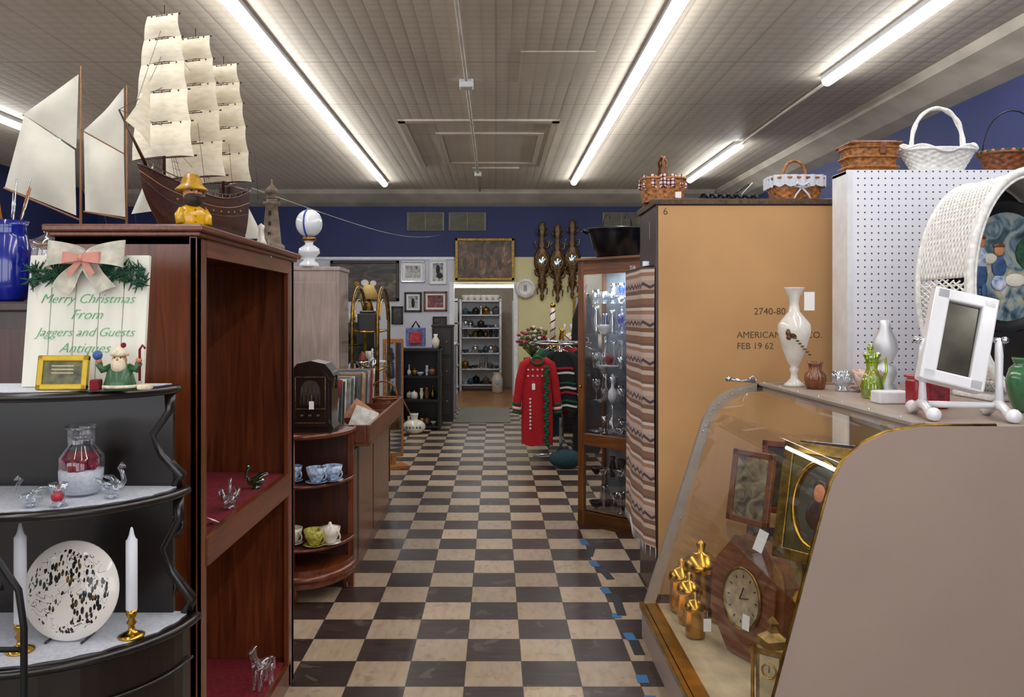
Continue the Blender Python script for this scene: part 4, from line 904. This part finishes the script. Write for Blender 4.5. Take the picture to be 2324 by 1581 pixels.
# ---------------------------------------------------------------- display counter (showcase)
prof=[(.72,.155),(.925,.93),(.94,.975),(.97,1.03),(1.02,1.078),(1.09,1.112),(1.19,1.13)]
YN,YR=2.26,3.6
inner=mat('case_lining','#b9a788',.6); backm=mat('case_back','#3c3628',.3,.3,var=.2,scale=3)
s=B('curved_glass_showcase',(0,0,0))
s.prism(prof+[(2.15,1.13),(2.15,0),(.655,0),(.655,.15)],'y',YN-.02,YN,laminate)
s.bx(.655,2.15,YN,YR,0,.13,laminate); s.bx(.665,1.6,YN,YR,.13,.15,inner)
s.bx(1.6,2.15,YN,YR,.13,1.1,laminate); s.bx(1.585,1.6,YN,YR,.15,1.1,backm)
s.bx(1.19,2.15,YN,YR,1.1,1.13,laminate,.002)
n=len(prof)
def pf(t):
    t*=n-1; i=min(int(t),n-2); f=t-i; return (prof[i][0]*(1-f)+prof[i+1][0]*f,prof[i][1]*(1-f)+prof[i+1][1]*f)
s.grid(lambda u,v:(pf(u)[0],YN+(YR-YN)*v,pf(u)[1]),36,1,gl)
s.tube([(x,YN-.01,z) for x,z in prof]+[(1.4,YN-.01,1.131)],.006,brassD,8)
fp=[(x-.012,z+.006) for x,z in prof]; fp[0]=(.665,.15)
inn=[(x+.035,z-.028) for x,z in fp]
s.prism(fp+inn[::-1],'y',YR-.02,YR+.01,framegr)
s.bx(1.17,1.21,YN,YR,1.128,1.14,framegr,.002); s.bx(1.165,1.6,YR-.02,YR+.01,1.1,1.138,framegr)
s.prism([(.7,.15)]+prof+[(1.6,1.12),(1.6,.15)],'y',YR-.008,YR-.004,gl)
for t in range(13): 
    x,z=pf(t/12); s.sph((x-.0,YR-.022,z-.006),.004,chrome,8,6)
for t in range(7): s.sph((1.19,YN+.1+t*.2,1.141),.004,chrome,8,6)
s.bx(.645,.668,YN-.02,YR+.01,.125,.155,brass,.004); s.bx(.668,.72,YN,YR,.15,.157,brass)
s.bx(.875,1.58,YN+.02,YR-.03,.6,.606,gl)
s.cyl((1.0,YN+.03,.985),(1.0,YN+.5,.985),.006,emit('case_emissive_strip','#fffaf0',6))  # thin emissive strip just under the front glass shoulder
s.done()
area('case_fill_light',(1.4,2.93,1.09),.3,1.2,6)  # fill light added under the counter top to lift the dim contents
# showcase contents
s=B('octagonal_clock',(.94,3.02,.155),rz=-64,rx=-5); ok=wood('clock_wood','#5e3218','#8a522a',.35,0)
r8=.235/cos(pi/8)
oc=[(r8*.8*cos(pi/8+k*pi/4),.22+r8*.93*sin(pi/8+k*pi/4)) for k in range(8)]
s.prism(oc,'y',-.02,.05,ok); s.prism([(x*.84,.22+(z-.22)*.84) for x,z in oc],'y',-.034,-.02,ok)
s.at((0,-.036,.22),rx=90); s.lathe([(.001,0),(.085,0),(.09,.006),(.096,0)],mat('clock_face','#a8987a',.4,var=.25,scale=25),sy=1.15); s.at()
s.tube([(.095*cos(a),-.04,.22+.112*sin(a)) for a in [2*pi*k/32 for k in range(32)]],.006,brassD,6,True)
for k in range(12): s.box((.07*sin(k*pi/6),-.038,.22+.083*cos(k*pi/6)),(.003,.002,.012),blackw,ry=k*30)
s.box((.0,-.042,.24),(.004,.002,.05),blackw,ry=20); s.box((.018,-.042,.225),(.003,.002,.04),blackw,ry=75); tag(s,.05,-.06,.15,.035,.055); s.done()
s=B('brass_canister_set',(.83,3.42,.155))
for i,(x,y,k) in enumerate(((-.02,-.06,1.5),(.06,.06,2.2),(-.02,.08,1.6),(.12,-.04,1.4),(-.03,-.2,1.25))):
    s.lathe([(.03*k,0),(.032*k,.01*k),(.03*k,.08*k),(.036*k,.085*k),(.034*k,.1*k),(.018*k,.115*k),(.006*k,.12*k),(.01*k,.135*k),(.001,.142*k)],brass,(x,y,0),20)
tag(s,-.0,-.27,.07,.03,.05)
s.done()
s=B('gilt_mantel_clock',(.88,2.55,.155),rz=-35); gbr=mat('bright_gilt','#8d7038',.35,.6,var=.4,scale=30); s.box((0,0,.02),(.12,.09,.04),gbr,bev=.008); s.box((0,0,.14),(.09,.07,.2),gbr,bev=.006); s.lathe([(.06,.24),(.05,.26),(.02,.28),(.01,.3),(.02,.31),(.001,.33)],gbr,seg=4,smooth=False)
s.box((0,-.038,.14),(.06,.004,.15),mat('ivory_dial','#c0b490',.4)); s.tube([(.022*cos(a),-.042,.17+.022*sin(a)) for a in [2*pi*k/20 for k in range(20)]],.003,brass,6,True)
for sx in(-1,1): s.lathe([(.008,.04),(.006,.06),(.006,.22),(.009,.24)],brass,c=(sx*.052,-.04,0),seg=10)
s.box((0,-.043,.175),(.002,.001,.02),blackw); s.done()
pground=mat('portrait_ground','#4a4a40',.3); 
def standframe(name,loc,rz,w,h,fm,am,oval=False,rx=-10,ft=.13):
    s=B(name,loc,rz=rz,rx=rx); t=w*ft
    for sx in(-1,1): s.box((sx*(w/2-t/2),0,h/2),(t,.02,h),fm,bev=.004)
    for z in(t/2,h-t/2): s.box((0,0,z),(w,.02,t),fm,bev=.004)
    s.bx(-w/2+t,w/2-t,-.004,.004,t,h-t,am)
    if oval:
        s.tube([(w*.3*cos(a),-.01,h/2+h*.36*sin(a)) for a in [2*pi*k/32 for k in range(32)]],.008,brass,8,True)
        s.sph((0,-.004,h*.5),(w*.27,.004,h*.33),pground,20,8); s.sph((0,-.009,h*.6),(w*.07,.004,h*.08),skin,12,8); s.sph((0,-.008,h*.42),(w*.14,.004,h*.13),brown,12,8); s.sph((0,-.007,h*.66),(w*.08,.004,h*.05),brown,12,8)
    s.done()
olive=mat('olive_mat','#5a5228',.4,.2,var=.3,scale=10); print2=art('old_print',[(.35,'#3a3428'),(.55,'#7c7258'),(.75,'#b4a88a')],14)
standframe('oval_portrait_frame',(1.05,2.66,.609),-52,.3,.40,goldf,olive,True,-12)
standframe('wood_tabletop_frame',(1.0,3.2,.609),-56,.2,.29,ok,print2)
standframe('dark_tabletop_frame',(1.2,3.35,.609),-35,.2,.3,mahog,darkart)
standframe('walnut_tabletop_frame',(1.2,2.95,.609),-40,.2,.36,walnut,print2)
standframe('leaning_gilt_frame',(1.2,2.66,.155),-40,.34,.42,goldf,olive,False)
standframe('leaning_dark_frame',(1.15,3.3,.155),-30,.26,.4,walnut,print2,False)
s=B('price_tag_card',(.93,2.82,.607)); s.box((0,0,.04),(.035,.001,.08),tagm,ry=20,rz=-40); s.done()
# ---------------------------------------------------------------- counter-top items
ZT=1.1305
marb=mat('white_marble_glaze','#dcd6cc',.18,var=.1,scale=14,coat=.5)
s=B('tall_marble_vase',(1.3,3.5,ZT))
s.lathe([(.042,0),(.044,.008),(.03,.02),(.016,.035),(.014,.06),(.02,.075),(.014,.085),(.03,.11),(.052,.17),(.07,.24),(.068,.27),(.045,.3),(.024,.325),(.019,.36),(.024,.39),(.042,.425),(.045,.43),(.038,.425),(.018,.38)],marb,seg=36)
for (dx,dz,r_) in((-.035,.235,.02),(-.02,.25,.016),(-.018,.225,.018),(-.04,.215,.012)): s.sph((dx,-.06+abs(dx)*.3,dz),(r_,.01,r_),bronze if r_>.017 else mahog,10,8)
for i in range(7): s.sph((-.02+.012*i,-.066+.004*i,.212-.012*i),(.008,.004,.004),olive,8,5)
s.box((.055,-.03,.37),(.045,.001,.08),tagm); s.cyl((.05,-.03,.41),(.02,-.02,.4),.0006,tagm,seg=4); s.done()
s=B('amber_ribbed_jar',(1.345,3.38,ZT)); s.lathe([(.03,0),(.036,.004),(.044,.04),(.042,.06),(.025,.08),(.027,.1),(.033,.115),(.03,.115),(.022,.09)],mat('amber_glaze','#7a4018',.15,coat=.8,var=.4,scale=25),flute=.04,nf=18,seg=72); s.done()
s=B('crystal_bowl',(1.415,3.28,ZT)); s.lathe([(.025,0),(.028,.006),(.02,.014),(.038,.045),(.042,.08),(.038,.08),(.03,.03)],crysb,flute=.07,nf=10,seg=60); s.done()
rosec=mat('rose_china','#dccbbd',.2,var=.1,scale=45,col2='#b87868',coat=.4)
s=B('rose_teacup',(1.50,3.25,ZT)); saucer(s,0,0,0,rosec,1.0); cup(s,0,0,.008,rosec,1.4,.2); s.tube([(.062*cos(a),.062*sin(a),.0145) for a in [2*pi*k/24 for k in range(24)]],.0012,brass,5,True); s.done()
s=B('yellow_green_glass_pitcher',(1.405,3.0,ZT)); s.lathe([(.03,0),(.036,.005),(.04,.04),(.03,.08),(.018,.11),(.022,.14),(.032,.165),(.026,.17),(.016,.13)],yg,flute=.08,nf=8,seg=64); s.lathe([(.001,.008),(.03,.012),(.034,.04),(.024,.08),(.001,.085)],mat('chartreuse_core','#c0ca20',.2),seg=24)
s.tube([(.02,0,.13),(.05,0,.15),(.055,0,.1),(.035,0,.05)],.006,yg,8); s.sph((-.005,0,.185),(.012,.012,.02),yg,12,8); s.done()
s=B('milk_glass_hurricane_lamp',(1.6,3.3,ZT)); frg=glass('frosted_chimney','#eef0f5',refl=.55,rough=.5,edge=.3)
s.lathe([(.045,0),(.048,.008),(.03,.03),(.045,.07),(.04,.1),(.02,.11),(.028,.12),(.05,.17),(.045,.21),(.024,.25),(.02,.29),(.018,.29)],frg,seg=32); s.lathe([(.043,0),(.028,.03),(.043,.07),(.038,.1),(.001,.11)],opal); s.done()
s=B('white_trinket_box',(1.39,2.83,ZT)); s.box((0,0,.022),(.11,.07,.044),white,bev=.006); s.box((.07,-.02,.025),(.04,.03,.05),mat('light_blue','#5a93bf',.5),bev=.004); s.done()
s=B('red_tin_box',(1.44,2.68,ZT)); rt=mat('red_enamel','#a00f20',.25,coat=.4); s.box((0,0,.05),(.12,.07,.1),rt,bev=.01); s.box((0,0,.105),(.124,.074,.012),rt,bev=.004); s.box((.02,-.036,.055),(.06,.002,.05),mat('tin_label','#7c2030',.4,var=.4,scale=40)); s.sph((-.02,0,.118),.012,rt); s.done()
gj=mat('green_glaze','#3c7048',.15,coat=.6,var=.15)
s=B('green_ginger_jar',(1.70,2.56,ZT)); s.lathe([(.035,0),(.045,.01),(.062,.06),(.066,.1),(.055,.14),(.04,.155),(.045,.165),(.048,.175),(.04,.175)],gj); s.done()
s=B('nickel_latch_handle',(1.1,3.59,1.135)); s.tube([(-.06,0,.02),(0,0,.012),(.06,0,.012)],.008,chrome,8); s.sph((-.06,0,.02),.014,chrome); s.tube([(.05+.014*cos(a),0,.018+.014*sin(a)) for a in [2*pi*k/12 for k in range(12)]],.004,chrome,6,True); s.done()
s=B('white_swing_mirror',(1.40,2.42,ZT),rz=-12)
pw=mat('gloss_white','#e4e4e8',.2,coat=.5,var=.02)
s.at((-.01,0,.235),rx=-14,ry=14)
for sx in(-1,1): s.box((sx*.068,0,0),(.044,.05,.29),pw,bev=.005)
for z in(-.128,.128): s.box((0,0,z),(.17,.05,.036),pw,bev=.005)
s.box((0,.01,0),(.15,.02,.26),pw); s.box((0,-.006,0),(.1,.004,.225),mat('gray_mirror','#56534a',.15,.5,var=.35,scale=8))
s.at()
for sx in(-1,1):
    x=sx*.105
    s.tube([(x,0,.03),(x,0,.1),(x,0,.19),(x*.98,0,.24)],[.014,.01,.012,.009],pw,10); s.cyl((x*.85,0,.235),(x*1.12,0,.235),.008,chrome); s.sph((x*1.15,0,.235),.011,chrome)
    s.tube([(x,-.11,.022),(x,-.085,.016),(x,-.05,.03),(x,0,.045),(x,.05,.03),(x,.085,.016),(x,.11,.022)],[.02,.016,.013,.016,.013,.016,.02],pw,12)
s.cyl((-.105,0,.04),(.105,0,.04),.01,pw); s.done()
# wicker hood
s=B('white_wicker_hood_chair',(1.90,3.0,ZT)); rx_,rz_,zc=.215,.40,.42
def hood(u,v,q=1):
    a=2*pi*u; return (rx_*q*cos(a),-.15+.36*v,zc+rz_*q*sin(a))
ua,ub=.49,.67
NR=34
for k in range(NR):
    v=k/(NR-1); full=(k<3 or k>NR-4)
    n_=200; pts=[]
    for i in range(n_):
        u=(ub+(1-(ub-ua))*i/(n_-1)) if not full else i/n_
        q_=1+.011*sin(u*110*pi+(pi if k%2 else 0))
        pts.append(hood(u,v,q_))
    s.tube(pts,.0046,wickw,5,full)
for i in range(56):
    u=i/56; s.tube([hood(u,t/6,1.0) for t in range(7)],.003,wickw,5)
for k in range(-8,26):
    for sgn in(-1,1):
        pts=[]
        for t in range(9):
            u=ua+(ub-ua)*(k/20)+sgn*(t/8-.5)*.06; v=.08+.84*t/8
            if ua<=u<=ub: pts.append(hood(u,v,1.0))
        if len(pts)>2: s.tube(pts,.0038,wickw,5)
for v,r_ in((0,.014),(.06,.008),(.97,.012)): s.tube([hood(k/64,v,1.01) for k in range(64)],r_,wickw,8,True)
s.tube([(rx_*.93*cos(a),-.15,zc+rz_*.96*sin(a)) for a in [2*pi*k/64 for k in range(64)]],.006,wickw,8,True)
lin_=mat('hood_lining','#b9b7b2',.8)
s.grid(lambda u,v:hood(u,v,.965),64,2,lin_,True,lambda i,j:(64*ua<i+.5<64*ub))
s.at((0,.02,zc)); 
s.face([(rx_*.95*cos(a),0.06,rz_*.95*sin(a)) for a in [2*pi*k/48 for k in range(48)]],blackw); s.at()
s.box((0,.0,.012),(.26,.24,.024),wickw,bev=.008)
s.done()
pa=art('country_painting',[(.3,'#202c34'),(.42,'#4a6068'),(.5,'#7a8c94'),(.6,'#a39a7c'),(.72,'#b4b8b8')],11,(1,1,1))
jean=mat('denim_paint','#33517c',.5,var=.3,scale=40); shirt=mat('shirt_paint','#b9bcc4',.5,var=.3,scale=50,col2='#5a7aa0'); ducky=mat('white_paint_blob','#d8d2c0',.5)
s=B('painted_oval_tray',(1.9,2.99,1.62))
s.at(rx=90); s.lathe([(.001,0),(.17,0),(.186,.012),(.19,.01),(.17,-.008)],blackw,sy=1.3,seg=40); s.lathe([(.001,.003),(.158,.003)],pa,sy=1.28,seg=40); s.at()
y=-.006
for (cx,cz,a_,b_,m_) in((-.1,.03,.03,.045,shirt),(-.1,-.03,.028,.05,jean),(-.115,-.09,.012,.03,jean),(-.085,-.09,.012,.03,jean),(-.117,-.12,.014,.008,blackw),(-.083,-.12,.014,.008,blackw),(-.1,.09,.02,.02,skin),(-.1,.108,.024,.01,oak),(-.03,.0,.028,.04,jean),(-.03,-.06,.03,.03,shirt),(-.03,.06,.02,.02,skin),(.03,-.05,.04,.025,ducky),(.08,.05,.05,.06,ev),(-.065,.03,.03,.02,ducky),(-.03,.078,.024,.01,oak)):
    s.sph((cx,y,cz),(a_,.004,b_),m_,12,6)
s.box((0,0,-.25),(.12,.03,.02),blackw)
s.tube([(0,.01,-.24),(0,.03,-.4),(0,.03,-.465)],.006,blackw,6)
s.done()
bt=mat('blue_masking_tape','#34689c',.7,var=.1); dt=mat('dark_duct_tape','#2a2a2e',.6,var=.2)
s=B('tape_strips',(.58,3.9,0))
for i,(x,y,l,m_) in enumerate(((-.02,1.2,.12,bt),(.0,1.0,.22,dt),(-.01,.75,.1,bt),(.03,.6,.25,dt),(-.005,.3,.09,bt),(.03,.1,.3,dt),(.0,-.05,.06,bt),(.02,-.3,.08,bt),(.03,-.42,.15,dt),(.0,-.72,.07,bt),(.0,-.9,.08,bt))):
    s.box((x,y,.001+.0004*(i%3)),(.045,l,.001),m_,rz=R.uniform(-12,12))
s.done()
s=B('hanging_cable',(0,0,0)); s.tube([(-.94+.09*t,3.1+9.3*t,1.93+.75*t-.1*sin(pi*t)) for t in [k/20 for k in range(21)]],.0018,plast,6); s.done()
# ---------------------------------------------------------------- camera, world
cd=bpy.data.cameras.new('camera'); cam=bpy.data.objects.new('camera',cd); sc.collection.objects.link(cam)
cam.location=(0,0,1.44); cam.rotation_euler=(pi/2,0,0); cd.sensor_width=36; cd.lens=36*1823/2324; cd.shift_x=.0159; cd.shift_y=-.0325; cd.clip_start=.05
sc.camera=cam
wd=bpy.data.worlds.new('world'); sc.world=wd; wd.use_nodes=True; wd.node_tree.nodes['Background'].inputs[0].default_value=(.8,.85,1,1); wd.node_tree.nodes['Background'].inputs[1].default_value=.3
sc.view_settings.view_transform='Standard'; sc.view_settings.look='None'; sc.view_settings.exposure=.1
